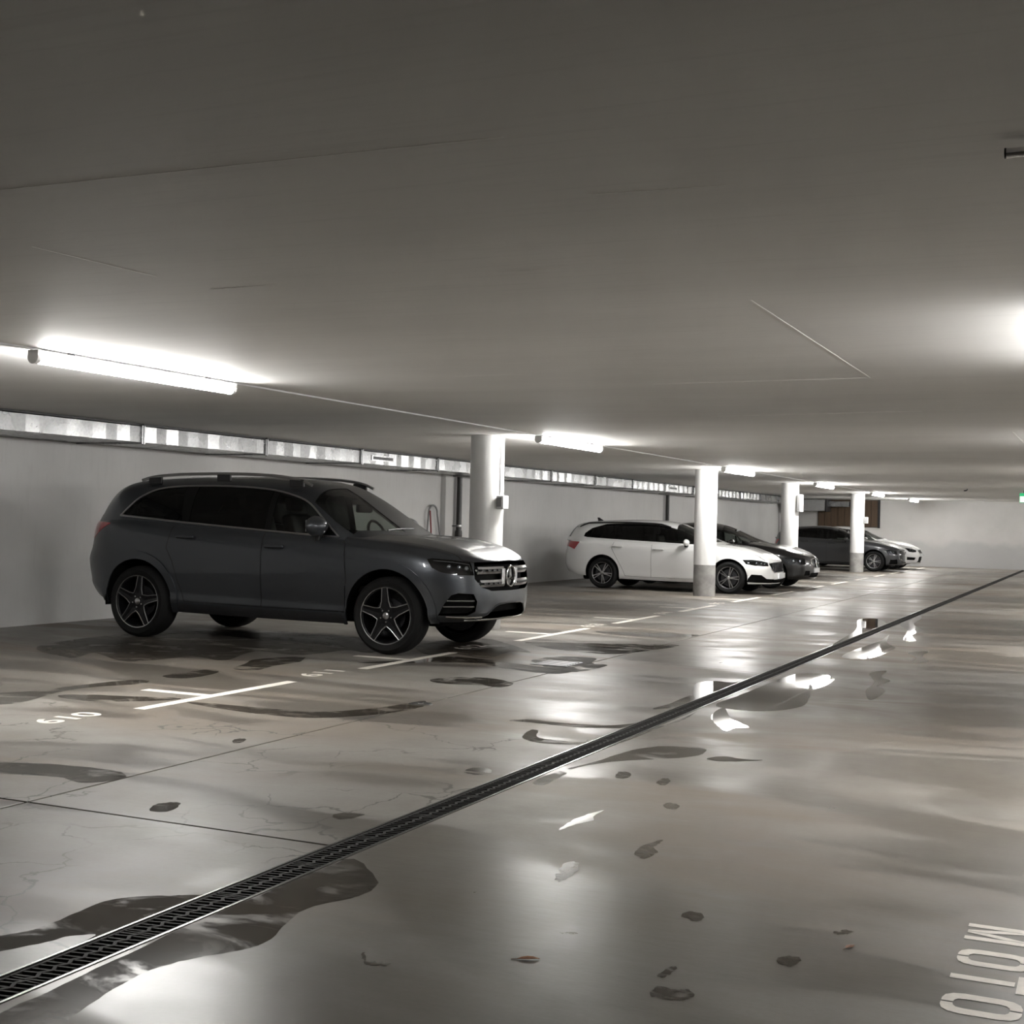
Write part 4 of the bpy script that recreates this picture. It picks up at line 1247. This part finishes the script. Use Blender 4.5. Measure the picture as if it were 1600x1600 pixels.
def add_emblem_star(parent, x, y, z, R):
    t = MB().tube([(x, y + R * math.cos(2 * math.pi * k / 40), z + R * math.sin(2 * math.pi * k / 40)) for k in range(40)], 0.011, 8, closed=True).build('emblem', M['chrome'], parent, smooth=True)
    MB().lathe([(0.0, 0.0), (R, 0.0)], 32, 'x').build('emblem_backing', M['black_gloss'], t).location = (x - 0.012, y, z)
    for k in range(3):
        a = math.radians(90 + 120 * k)
        c, s = math.cos(a), math.sin(a)
        vs = [(x + 0.012, y, z), (x + 0.002, y - s * 0.016, z + c * 0.016), (x + 0.002, y + c * R * 0.97, z + s * R * 0.97), (x + 0.002, y + s * 0.016, z - c * 0.016)]
        MB().add(vs, [(0, 1, 2), (0, 2, 3), (1, 3, 2)]).build('emblem_point', M['chrome'], t)
    return t

def lamp_inside(car, L, s, spots, r=0.03, drl=None):
    """projector lenses and light strip behind the headlight cover; spots in (a,z) of the oblique projection"""
    for (a, z) in spots:
        h, nn = L.cast((a * S2 + 3 * S2, -s * a * S2 + s * 3 * S2, z), (-S2, -s * S2, 0))
        if h is None: continue
        p = h - Vector((S2, s * S2, 0)) * 0.03
        d = Vector((S2, s * S2, 0))
        MB().tube([p - d * 0.03, p, p + d * 0.006], [r, r, r * 0.7], 14).build('projector_lens', M['lens'], car, smooth=True)
    if drl:
        o = tube_on(L, 'O', s, drl, 0.008, 'light_strip', M['lens'], car, -0.010)

rail_z = pchip([(-3.34, 1.735), (-3.2, 1.77), (-3.0, 1.792), (-2.7, 1.808), (-2.2, 1.816), (-1.7, 1.806), (-1.4, 1.782), (-1.22, 1.748), (-1.10, 1.700)])
# ---------------- graphite SUV
def mirrored(p): return p + [(-y, z) for y, z in p[::-1]]
dlo_suv = [(-3.47, 1.335), (-3.31, 1.50), (-3.20, 1.575), (-3.06, 1.635), (-2.85, 1.665), (-2.45, 1.68), (-1.95, 1.675), (-1.55, 1.645), (-1.25, 1.585), (-1.06, 1.51), (-0.86, 1.36), (-0.62, 1.165), (-0.95, 1.178), (-1.6, 1.215), (-2.5, 1.268)]
def sub_poly(poly, x0, x1, dx_top=0.0):
    """clip polygon between two slanted lines x = x? + slope*(z-1.2)"""
    def clip(pl, xc, sgn, sl):
        out = []
        f = lambda p: sgn * (p[0] - (xc + sl * (p[1] - 1.2)))
        for i in range(len(pl)):
            a, b_ = pl[i], pl[(i + 1) % len(pl)]
            fa, fb = f(a), f(b_)
            if fa >= 0: out.append(a)
            if fa * fb < 0:
                t = fa / (fa - fb); out.append((a[0] + (b_[0] - a[0]) * t, a[1] + (b_[1] - a[1]) * t))
        return out
    return clip(clip(poly, x0, 1, dx_top), x1, -1, dx_top)
suv = dict(
    label='dark grey metallic SUV with chrome window trim parked nearest in bay', paint='paint_suv', loc=(-6.65, 12.60, 0), rz=0.003,
    W=0.985, xF=0.925, xf0=0.10, nF=3.0, xR=-4.24, xr0=-3.30, nR=2.4, gapw=0.008, wb=3.135, R=0.392, rim=0.292, tw=0.285, style='star', wrot=-4, arch=0.462, flare=0.545, archz=0.40,
    zs=[(-4.3, 0.50), (-3.9, 0.43), (-3.6, 0.36), (-3.3, 0.33), (-2.6, 0.30), (-0.5, 0.285), (0.3, 0.31), (0.55, 0.345), (0.95, 0.355)],
    zsh=[(-4.3, 1.22), (-3.9, 1.265), (-3.4, 1.285), (-2.4, 1.235), (-1.4, 1.185), (-0.6, 1.145), (0.0, 1.10), (0.45, 1.035), (0.72, 0.985), (0.92, 0.955)],
    zc=[(-4.3, 1.22), (-0.6, 1.215), (-0.25, 1.20), (0.3, 1.16), (0.62, 1.105), (0.80, 1.045), (0.88, 0.995), (0.92, 0.965)],
    prof=[(0, 0.925), (0.06, 0.955), (0.16, 0.972), (0.20, 0.965), (0.3, 0.975), (0.5, 0.995), (0.68, 1.0), (0.82, 0.99), (0.92, 0.968), (0.97, 0.945), (1.0, 0.915)],
    flean=[(0.3, -0.12), (0.42, 0.0), (0.55, 0.02), (0.75, 0.01), (0.90, -0.005), (1.0, -0.05), (1.2, -0.1)],
    rlean=[(0.4, 0.10), (0.6, 0.0), (0.82, -0.03), (1.0, 0.03), (1.3, 0.06)],
    open=(-4.1, -0.55), hoodexp=0.75, ridge=(0.55, 0.018, 0.10),
    taper=[(-4.3, 0.97), (-3.0, 0.995), (-1.0, 1.0), (0.3, 0.995), (1.0, 0.985)],
    green=dict(x0=-4.20, x1=-0.24, xr0=-3.30, nR=2.4, n=4.6, tum=0.20, crown=0.025, bow=0.05, bowx=-1.5, rlean=0.52, rz0=1.2,
               roof=[(-4.24, 1.30), (-4.20, 1.50), (-4.14, 1.63), (-3.95, 1.70), (-3.3, 1.765), (-2.6, 1.795), (-1.9, 1.80), (-1.45, 1.78), (-1.18, 1.735), (-0.95, 1.635), (-0.55, 1.385), (-0.24, 1.185)],
               yb=[(-4.2, 0.89), (-3.3, 0.893), (-2.0, 0.90), (-0.8, 0.885), (-0.24, 0.845)], zb=[(-4.2, 1.20), (-3.4, 1.26), (-2.4, 1.215), (-1.4, 1.165), (-0.6, 1.125), (-0.24, 1.10)]),
    dlo=dlo_suv,
    win=[('win_front', sub_poly(dlo_suv, -1.46, -0.5)), ('win_mid', sub_poly(dlo_suv, -2.52, -1.54)), ('win_rear', sub_poly(dlo_suv, -3.6, -2.60, -0.2))],
    winmat={'win_front': 'glass_mid'},
    ws=mirrored([(-0.31, -0.02), (-0.33, -0.30), (-0.38, -0.60), (-0.47, -0.825), (-0.72, -0.795), (-1.01, -0.725), (-1.04, -0.4), (-1.05, -0.02)]),
    rw=mirrored([(-0.68, 1.34), (-0.60, 1.60), (-0.2, 1.62)]),
    sunroof=[(-1.35, -0.50), (-1.35, 0.50), (-2.9, 0.50), (-2.9, -0.50)],
    feat=[('tail', 'S', [(-4.3, 1.06), (-3.92, 1.07), (-3.72, 1.175), (-3.58, 1.245), (-3.75, 1.258), (-4.3, 1.258)]),
          ('grille', 'F', mirrored([(-0.02, 0.655), (-0.42, 0.66), (-0.57, 0.70), (-0.655, 0.785), (-0.655, 0.87), (-0.62, 0.950), (-0.02, 0.958)])),
          ('intake', 'F', mirrored([(-0.02, 0.375), (-0.58, 0.375), (-0.46, 0.42), (-0.34, 0.50), (-0.26, 0.52), (-0.02, 0.525)])),
          ('sideintake', 'O', [(-0.235, 0.42), (-0.18, 0.54), (-0.12, 0.625), (-0.05, 0.645), (0.12, 0.635), (0.165, 0.56), (0.15, 0.46), (0.06, 0.42)]),
          ('headlight', 'O', [(-0.345, 0.975), (-0.30, 0.985), (-0.1, 0.972), (0.09, 0.948), (0.125, 0.82), (-0.02, 0.822), (-0.14, 0.832), (-0.24, 0.855), (-0.31, 0.895)]),
          ('sill', 'S', [(-2.60, 0.2), (-0.5, 0.2), (-0.5, 0.385), (-2.6, 0.395)])],
    doors=[dict(name='door_front', poly=[(-0.48, 0.41), (-0.46, 0.75), (-0.50, 1.10), (-0.62, 1.2), (-1.50, 1.26), (-1.50, 0.41)], handle=(-1.33, 1.045)),
           dict(name='door_rear', poly=[(-1.50, 0.41), (-1.50, 1.26), (-2.66, 1.34), (-2.74, 1.0), (-2.66, 0.86), (-2.58, 0.62), (-2.50, 0.42)], handle=(-2.48, 1.115))],
    hoodline=[(-0.55, 0.83), (-0.1, 0.83), (0.4, 0.80), (0.74, 0.71), (0.86, 0.55)],
    parts=[('tail', 'tail_light', 'red_lens', 0.004, True), ('grille', 'grille_opening', 'void', -0.07, True), ('intake', 'lower_intake', 'void', -0.08, True),
           ('sideintake', 'side_intake', 'void', -0.05, True), ('headlight', 'headlight_housing', 'black_gloss', -0.055, True), ('sill', 'sill_trim', 'dark_metal', 0.0, False)],
    split={'grille': False, 'intake': False}, handlemat=M['paint_suv'],
    clear=0.28, seatz=0.72, seatx=-1.55, dash=(-0.62, 1.13), swx=0.26, rvm=(-0.84, 1.47), mirror=(-0.84, 0.99, 1.275), mirs=1.3)
car, L, Gh, body, roof = build_car(suv)
for s in (-1, 1):
    L.extract('headlight', 'headlight_cover', M['glass_lamp'], car, 0.0, side=s)
    lamp_inside(car, L, s, [(-0.13, 0.90), (-0.03, 0.895), (0.05, 0.885)], 0.026, [(-0.29, 0.966), (-0.1, 0.955), (0.075, 0.932), (0.10, 0.86)])
    # chrome window trim
    tube_on(Gh, 'S', s, [p for p in catmull(dlo_suv[:12], 3, False)], 0.013, 'window_trim', M['satin'], car, 0.0, flat=0.8)
    tube_on(Gh, 'S', s, dlo_suv[11:] + [dlo_suv[0]], 0.012, 'belt_trim', M['satin'], car, 0.006)
    # roof rail
    pts = []
    for i in range(25):
        x = -3.34 + 2.24 * i / 24
        pts.append((x, s * (0.665 - 0.02 * smoothstep(-1.6, -1.0, x)), rail_z(x)))
    rr = MB().tube(pts, 0.017, 8, flat=1.0).build('roof_rail', M['satin'], car, smooth=True)
    for i in (2, 12, 22):
        p = pts[min(i, len(pts) - 1)]
        MB().bevbox(p[0] - 0.09, p[0] + 0.09, p[1] - 0.016, p[1] + 0.016, p[2] - 0.085, p[2] - 0.005, 0.01).build('rail_foot', M['black_plastic'], rr)
    # intake fins
    for z in (0.505, 0.565):
        tube_on(L, 'O', s, [(-0.19 + (z - 0.505) * 0.5, z), (-0.1, z), (0.0, z + 0.001), (0.08, z), (0.14, z)], 0.007, 'intake_fin', M['satin'], car, -0.012)
    tube_on(L, 'O', s, [(-0.16, 0.405), (-0.05, 0.400), (0.06, 0.398), (0.16, 0.397), (0.24, 0.397)], 0.010, 'bumper_trim', M['chrome'], car, 0.0)
tube_on(L, 'F', 0, [(-0.70, 0.372), (-0.45, 0.372), (0.0, 0.372), (0.45, 0.372), (0.70, 0.372)], 0.010, 'skid_trim', M['chrome'], car, 0.004)
tube_on(L, 'F', 0, mirrored([(-0.58, 0.378), (-0.46, 0.424), (-0.34, 0.504), (-0.26, 0.524), (-0.1, 0.529)]), 0.008, 'intake_trim', M['paint_suv'], car, 0.003)
# grille bars
xg = L.cast((3, 0, 0.8), (-1, 0, 0))[0].x
for z in (0.868, 0.735):
    yw = 0.60 if z > 0.8 else 0.575
    for s in (-1, 1):
        P = []
        for i in range(9):
            y = s * (0.13 + (yw - 0.13) * i / 8)
            h, nn = L.cast((3, y, z), (-1, 0, 0))
            P.append(h + Vector((-0.012, 0, 0)))
        vs = []; fs = []
        for p in P:
            vs += [p + Vector((0, 0, 0.036)), p + Vector((0.010, 0, 0.012)), p + Vector((-0.02, 0, 0.008)), p + Vector((-0.02, 0, -0.008)), p + Vector((0.010, 0, -0.012)), p + Vector((0, 0, -0.036)), p + Vector((-0.03, 0, 0))]
        for i in range(len(P) - 1):
            for q in range(7):
                fs.append((7 * i + q, 7 * i + (q + 1) % 7, 7 * (i + 1) + (q + 1) % 7, 7 * (i + 1) + q))
        gb = MB().add(vs, fs).build('grille_bar', M['satin'], car)
        for i in range(4):
            y = s * (0.20 + (yw - 0.22) * i / 4)
            h, nn = L.cast((3, y + s * 0.035, z), (-1, 0, 0))
            MB().bevbox(h.x - 0.025, h.x + 0.0, y, y + 0.075 * s, z - 0.010, z + 0.010, 0.003).build('bar_slot', M['black_plastic'], gb)
add_emblem_star(car, xg + 0.004, 0.0, 0.80, 0.105)
for s in (-1, 1):
    h, nn = L.cast((3, s * 0.15, 0.80), (-1, 0, 0))
    MB().bevbox(h.x - 0.03, h.x + 0.0, min(s * 0.11, s * 0.19), max(s * 0.11, s * 0.19), 0.72, 0.885, 0.01).build('emblem_bracket', M['satin'], car)
# wiper
MB().tube([(-0.34, -0.35, 1.245), (-0.36, 0.0, 1.26), (-0.36, 0.25, 1.26)], 0.008, 6).build('wiper', M['black_plastic'], car)

# ---------------- other cars share a compact base
def compact(**kw):
    sp = dict(
        W=0.905, xF=0.86, xf0=0.05, nF=2.3, xR=-3.74, xr0=-3.0, nR=2.5, wb=2.686, R=0.325, rim=0.225, tw=0.215, style='multi', wrot=0, arch=0.372, archz=0.335, NF=26, NM=44, K1=20, K2=10,
        zs=[(-3.8, 0.36), (-3.2, 0.27), (-2.4, 0.215), (-0.4, 0.20), (0.3, 0.21), (0.9, 0.215)],
        zsh=[(-3.8, 0.98), (-3.2, 1.02), (-2.2, 0.975), (-1.2, 0.945), (-0.5, 0.93), (0.0, 0.875), (0.4, 0.79), (0.68, 0.715), (0.88, 0.67)],
        zc=[(-3.8, 1.0), (-0.6, 1.02), (-0.25, 0.985), (0.2, 0.93), (0.55, 0.845), (0.76, 0.76), (0.88, 0.685)],
        prof=[(0, 0.93), (0.08, 0.965), (0.25, 0.975), (0.5, 0.995), (0.7, 1.0), (0.82, 0.995), (0.92, 0.972), (1.0, 0.905)],
        flean=[(0.2, -0.07), (0.32, 0.01), (0.5, 0.01), (0.66, -0.03), (0.9, -0.1)], rlean=[(0.3, 0.08), (0.5, 0.0), (0.8, 0.02), (1.0, 0.06)],
        open=(-3.6, -0.5), hoodexp=0.8, ridge=(0.5, 0.014, 0.08),
        taper=[(-3.8, 0.97), (-2.5, 0.995), (-1.0, 1.0), (0.3, 0.99), (1.0, 0.97)],
        feat=[], doors=[], parts=[], clear=0.17, seatz=0.45, seatx=-1.45, dash=(-0.62, 0.93), rvm=(-0.98, 1.24), mirror=(-0.88, 0.945, 1.005), mirs=0.82, split={})
    sp.update(kw)
    return sp

ws_c = mirrored([(-0.36, -0.02), (-0.39, -0.35), (-0.50, -0.655), (-0.85, -0.63), (-1.17, -0.585), (-1.22, -0.3), (-1.23, -0.02)])
# white estate
dlo_e = [(-3.15, 1.075), (-3.13, 1.14), (-2.99, 1.25), (-2.7, 1.342), (-2.2, 1.372), (-1.75, 1.368), (-1.42, 1.335), (-1.10, 1.25), (-0.80, 1.12), (-0.58, 0.965), (-1.2, 0.985), (-2.3, 1.025), (-3.07, 1.055)]
est = compact(label='white estate car with black roof rails parked behind the second column', paint='paint_white', loc=(-7.0, 26.84, 0),
    green=dict(x0=-3.72, x1=-0.22, xr0=-3.0, nR=2.8, n=4.0, tum=0.22, crown=0.025, bow=0.10, bowx=-1.5, rlean=0.55,
               roof=[(-3.74, 1.05), (-3.70, 1.22), (-3.62, 1.335), (-3.3, 1.385), (-2.7, 1.425), (-2.1, 1.45), (-1.7, 1.445), (-1.35, 1.405), (-1.1, 1.32), (-0.6, 1.11), (-0.22, 0.975)],
               yb=[(-3.7, 0.76), (-3.0, 0.80), (-2.0, 0.815), (-0.8, 0.80), (-0.22, 0.76)], zb=[(-3.7, 0.97), (-3.2, 1.0), (-2.2, 0.955), (-1.2, 0.925), (-0.5, 0.91), (-0.22, 0.88)]),
    dlo=dlo_e, win=[('win_front', sub_poly(dlo_e, -1.57, -0.4)), ('win_mid', sub_poly(dlo_e, -2.42, -1.64)), ('win_rear', sub_poly(dlo_e, -3.6, -2.48, -0.3))], winmat={'win_front': 'glass_mid'},
    ws=ws_c, rw=mirrored([(-0.60, 1.06), (-0.52, 1.28), (-0.2, 1.30)]),
    feat=[('tail', 'S', [(-3.9, 0.87), (-3.50, 0.85), (-3.33, 0.80), (-3.25, 0.90), (-3.21, 0.955), (-3.5, 0.97), (-3.9, 0.97)]),
          ('grille', 'F', mirrored([(-0.02, 0.44), (-0.38, 0.44), (-0.48, 0.51), (-0.53, 0.60), (-0.50, 0.635), (-0.02, 0.662)])),
          ('intake', 'F', mirrored([(-0.02, 0.235), (-0.52, 0.235), (-0.54, 0.30), (-0.02, 0.315)])),
          ('sideintake', 'O', [(-0.33, 0.25), (-0.30, 0.33), (-0.25, 0.405), (-0.04, 0.395), (0.09, 0.32), (0.30, 0.31), (0.30, 0.235), (-0.1, 0.24)]),
          ('headlight', 'O', [(-0.42, 0.692), (-0.27, 0.697), (-0.05, 0.678), (0.12, 0.645), (0.13, 0.572), (-0.02, 0.570), (-0.18, 0.578), (-0.36, 0.61)]),
          ],
    doors=[dict(name='door_front', poly=[(-0.42, 0.27), (-0.40, 0.55), (-0.42, 0.80), (-0.50, 0.99), (-1.62, 1.02), (-1.62, 0.27)], handle=(-1.46, 0.845)),
           dict(name='door_rear', poly=[(-1.62, 0.27), (-1.62, 1.02), (-2.42, 1.08), (-2.48, 0.84), (-2.38, 0.66), (-2.26, 0.45), (-2.18, 0.28)], handle=(-2.35, 0.88))],
    hoodline=[(-0.5, 0.76), (0.0, 0.745), (0.4, 0.70), (0.66, 0.58)],
    parts=[('tail', 'tail_light', 'red_lens', 0.003, True), ('grille', 'grille_opening', 'black_gloss', -0.03, True), ('intake', 'lower_intake', 'void', -0.03, True),
           ('sideintake', 'side_intake', 'void', -0.02, True), ('headlight', 'headlight_housing', 'black_gloss', -0.03, True)],
    split={'grille': False, 'intake': False})
car, L, Gh, body, roof = build_car(est)
for s in (-1, 1):
    L.extract('headlight', 'headlight_cover', M['glass_lamp'], car, 0.0, side=s)
    lamp_inside(car, L, s, [(-0.13, 0.63), (-0.02, 0.62), (0.06, 0.61)], 0.026, [(-0.36, 0.672), (-0.2, 0.672), (0.0, 0.655), (0.1, 0.632)])
    pts = []
    for i in range(21):
        x = -3.3 + 2.0 * i / 20
        h, nn = Gh.cast((x, s * 0.60, 4), (0, 0, -1))
        if h: pts.append((x, s * 0.60, h.z + 0.030 * min(1, min(i, 20 - i) / 2) + 0.006))
    MB().tube(pts, 0.015, 8).build('roof_rail', M['black_plastic'], car, smooth=True)
tube_on(L, 'F', 0, mirrored([(-0.02, 0.44), (-0.38, 0.44), (-0.48, 0.51), (-0.53, 0.60), (-0.50, 0.635), (-0.02, 0.662)]), 0.010, 'grille_frame', M['satin'], car, 0.0, closed=True)
for i in range(12):
    y = -0.40 + 0.80 * i / 11
    h, nn = L.cast((3, y, 0.57), (-1, 0, 0))
    MB().box(h.x - 0.03, h.x - 0.008, y - 0.006, y + 0.006, 0.455, 0.635).build('grille_slat', M['dark_metal'], car)
h, nn = L.cast((3, 0, 0.38), (-1, 0, 0))
MB().bevbox(h.x - 0.02, h.x + 0.012, -0.26, 0.26, 0.325, 0.43, 0.006).build('number_plate', M['plate'], car)
MB().prism([(-3.12, 1.40), (-2.98, 1.40), (-3.10, 1.475), (-3.14, 1.475)], -0.012, 0.012, 'y').build('roof_antenna', M['black_plastic'], car)

# black saloon
dlo_b = [(-3.10, 1.06), (-2.9, 1.17), (-2.6, 1.27), (-2.2, 1.335), (-1.75, 1.345), (-1.42, 1.315), (-1.10, 1.235), (-0.80, 1.11), (-0.58, 0.965), (-1.2, 0.985), (-2.2, 1.02)]
bmw = compact(label='black car with a twin kidney grille parked beside the white estate', paint='paint_black', loc=(-6.9, 29.95, 0), xF=0.84, nF=2.5, wb=2.81, xR=-3.85, xr0=-3.1,
    green=dict(x0=-3.55, x1=-0.22, xr0=-2.9, nR=2.4, n=3.6, tum=0.24, crown=0.03, bow=0.14, bowx=-1.5,
               roof=[(-3.55, 1.03), (-3.2, 1.16), (-2.8, 1.30), (-2.3, 1.395), (-1.8, 1.425), (-1.5, 1.41), (-1.22, 1.355), (-0.95, 1.25), (-0.55, 1.085), (-0.22, 0.975)],
               yb=[(-3.6, 0.72), (-3.0, 0.78), (-2.0, 0.81), (-0.8, 0.80), (-0.22, 0.76)], zb=[(-3.7, 0.98), (-3.2, 1.0), (-2.2, 0.955), (-1.2, 0.925), (-0.5, 0.91), (-0.22, 0.88)]),
    dlo=dlo_b, win=[('win_front', sub_poly(dlo_b, -1.48, -0.4)), ('win_mid', sub_poly(dlo_b, -3.2, -1.55))], winmat={'win_front': 'glass_mid'},
    ws=ws_c, rw=mirrored([(-0.50, 1.10), (-0.45, 1.28), (-0.2, 1.30)]),
    feat=[('tail', 'S', [(-3.95, 0.80), (-3.6, 0.80), (-3.55, 0.93), (-3.95, 0.95)]),
          ('kidney', 'F', [(-0.04, 0.47), (-0.30, 0.48), (-0.38, 0.58), (-0.33, 0.655), (-0.04, 0.68)]), ('kidney', 'F', [(0.04, 0.47), (0.30, 0.48), (0.38, 0.58), (0.33, 0.655), (0.04, 0.68)]),
          ('intake', 'F', mirrored([(-0.02, 0.26), (-0.45, 0.265), (-0.40, 0.36), (-0.02, 0.37)])),
          ('sideintake', 'O', [(0.06, 0.30), (0.10, 0.41), (0.24, 0.40), (0.24, 0.30)]),
          ('headlight', 'O', [(-0.45, 0.675), (-0.25, 0.695), (0.0, 0.68), (0.09, 0.66), (0.10, 0.545), (-0.1, 0.535), (-0.33, 0.545)])],
    doors=[dict(name='door_front', poly=[(-0.46, 0.27), (-0.44, 0.55), (-0.46, 0.80), (-0.52, 0.99), (-1.56, 1.02), (-1.56, 0.27)], handle=(-1.40, 0.86))],
    hoodline=[(-0.5, 0.76), (0.0, 0.745), (0.4, 0.70), (0.66, 0.56)],
    parts=[('tail', 'tail_light', 'red_lens', 0.003, True), ('kidney', 'kidney_grille', 'black_plastic', -0.03, True), ('intake', 'lower_intake', 'void', -0.03, True),
           ('sideintake', 'side_intake', 'void', -0.02, True), ('headlight', 'headlight_housing', 'dark_metal', -0.03, True)], split={'intake': False})
car, L, Gh, body, roof = build_car(bmw)
for s in (-1, 1):
    L.extract('headlight', 'headlight_cover', M['glass_lamp'], car, 0.0, side=s)
    lamp_inside(car, L, s, [(-0.18, 0.61), (-0.02, 0.605)], 0.045, [(-0.38, 0.665), (-0.2, 0.675), (0.06, 0.65)])
    k_ = [(s * a, b_) for a, b_ in [(0.04, 0.47), (0.30, 0.48), (0.38, 0.58), (0.33, 0.655), (0.04, 0.68)]]
    tube_on(L, 'F', 0, k_, 0.012, 'kidney_frame', M['chrome'], car, 0.0, closed=True)
h, nn = L.cast((3, 0, 0.43), (-1, 0, 0))
MB().bevbox(h.x - 0.02, h.x + 0.012, -0.26, 0.26, 0.36, 0.46, 0.006).build('number_plate', M['plate'], car)
MB().prism([(-2.62, 1.34), (-2.45, 1.365), (-2.60, 1.42), (-2.66, 1.41)], -0.015, 0.015, 'y').build('roof_antenna', M['black_gloss'], car)

# dark hatchback and white hatchback
dlo_h = [(-2.95, 1.08), (-2.80, 1.19), (-2.5, 1.29), (-2.1, 1.335), (-1.7, 1.335), (-1.40, 1.305), (-1.10, 1.225), (-0.80, 1.105), (-0.58, 0.965), (-1.2, 0.985), (-2.2, 1.03)]
hgreen = dict(x0=-3.28, x1=-0.22, xr0=-2.7, nR=2.4, n=3.6, tum=0.23, crown=0.03, bow=0.14, bowx=-1.5,
               roof=[(-3.3, 1.0), (-3.2, 1.16), (-3.02, 1.31), (-2.7, 1.365), (-2.2, 1.405), (-1.8, 1.42), (-1.5, 1.405), (-1.22, 1.35), (-0.95, 1.25), (-0.55, 1.085), (-0.22, 0.975)],
               yb=[(-3.3, 0.74), (-2.7, 0.785), (-2.0, 0.80), (-0.8, 0.79), (-0.22, 0.75)], zb=[(-3.4, 0.98), (-2.9, 1.0), (-2.2, 0.955), (-1.2, 0.925), (-0.5, 0.91), (-0.22, 0.88)])
hd = dict(wb=2.62, xR=-3.34, xr0=-2.75, W=0.89, green=hgreen, dlo=dlo_h, win=[('win_front', sub_poly(dlo_h, -1.46, -0.4)), ('win_mid', sub_poly(dlo_h, -2.3, -1.53)), ('win_rear', sub_poly(dlo_h, -3.2, -2.38, -0.3))], winmat={'win_front': 'glass_mid'},
    ws=ws_c, rw=mirrored([(-0.55, 1.10), (-0.48, 1.28), (-0.2, 1.30)]), open=(-3.2, -0.5),
    doors=[dict(name='door_front', poly=[(-0.42, 0.27), (-0.40, 0.55), (-0.42, 0.80), (-0.50, 0.99), (-1.49, 1.02), (-1.49, 0.27)], handle=(-1.33, 0.87)),
           dict(name='door_rear', poly=[(-1.49, 0.27), (-1.49, 1.02), (-2.36, 1.08), (-2.42, 0.84), (-2.32, 0.66), (-2.2, 0.45), (-2.12, 0.28)], handle=(-2.2, 0.915))],
    hoodline=[(-0.5, 0.74), (0.0, 0.725), (0.4, 0.68), (0.66, 0.56)])
tailh = ('tail', 'S', [(-3.5, 0.80), (-3.15, 0.80), (-3.05, 0.95), (-3.5, 0.97)])
aud = compact(label='dark grey hatchback parked behind the farthest column', paint='paint_grey', loc=(-6.95, 44.1, 0), **hd,
    feat=[tailh, ('grille', 'F', mirrored([(-0.02, 0.30), (-0.40, 0.31), (-0.50, 0.40), (-0.50, 0.60), (-0.45, 0.66), (-0.02, 0.68)])),
          ('sideintake', 'O', [(-0.21, 0.25), (-0.18, 0.39), (0.06, 0.40), (0.10, 0.25)]),
          ('headlight', 'O', [(-0.33, 0.685), (-0.15, 0.70), (0.04, 0.675), (0.065, 0.57), (-0.1, 0.56), (-0.28, 0.585)])],
    parts=[('tail', 'tail_light', 'red_lens', 0.003, True), ('grille', 'grille_opening', 'black_gloss', -0.03, True), ('sideintake', 'side_intake', 'void', -0.03, True), ('headlight', 'headlight_housing', 'dark_metal', -0.03, True)],
    split={'grille': False}, mirrormat='paint_grey')
car, L, Gh, body, roof = build_car(aud)
for s in (-1, 1):
    L.extract('headlight', 'headlight_cover', M['glass_lamp'], car, 0.0, side=s)
    lamp_inside(car, L, s, [(-0.15, 0.63), (-0.04, 0.62)], 0.036, [(-0.27, 0.67), (-0.1, 0.68), (0.03, 0.655)])
for q in range(4):
    y = -0.105 + 0.07 * q
    h, nn = L.cast((3, y, 0.60), (-1, 0, 0))
    MB().tube([(h.x + 0.004, y + 0.045 * math.cos(2 * math.pi * k / 20), 0.60 + 0.045 * math.sin(2 * math.pi * k / 20)) for k in range(20)], 0.006, 6, closed=True).build('emblem_ring', M['chrome'], car, smooth=True)
MB().prism([(-2.85, 1.37), (-2.70, 1.39), (-2.83, 1.45), (-2.87, 1.45)], -0.012, 0.012, 'y').build('roof_antenna', M['black_plastic'], car)

leo = compact(label='white hatchback parked against the far wall', paint='paint_white', loc=(-6.85, 47.2, 0), **hd,
    feat=[tailh, ('grille', 'F', mirrored([(-0.02, 0.56), (-0.30, 0.56), (-0.36, 0.66), (-0.02, 0.675)])), ('intake', 'F', mirrored([(-0.02, 0.25), (-0.42, 0.25), (-0.34, 0.44), (-0.02, 0.45)])),
          ('sideintake', 'O', [(-0.20, 0.33), (-0.20, 0.435), (0.15, 0.415), (0.10, 0.33)]),
          ('headlight', 'O', [(-0.27, 0.735), (-0.1, 0.725), (0.2, 0.66), (0.18, 0.60), (0.02, 0.59), (-0.14, 0.61)])],
    parts=[('tail', 'tail_light', 'red_lens', 0.003, True), ('grille', 'grille_opening', 'black_plastic', -0.03, True), ('intake', 'lower_intake', 'void', -0.03, True), ('sideintake', 'side_intake', 'void', -0.03, True), ('headlight', 'headlight_housing', 'black_gloss', -0.03, True)],
    split={'grille': False, 'intake': False})
car, L, Gh, body, roof = build_car(leo)
for s in (-1, 1):
    L.extract('headlight', 'headlight_cover', M['glass_lamp'], car, 0.0, side=s)
    lamp_inside(car, L, s, [(-0.05, 0.66), (0.06, 0.64)], 0.03, [(-0.2, 0.715), (-0.05, 0.70), (0.15, 0.655)])
h, nn = L.cast((3, 0, 0.5), (-1, 0, 0))
MB().bevbox(h.x - 0.02, h.x + 0.012, -0.26, 0.26, 0.45, 0.55, 0.006).build('number_plate', M['plate'], car)
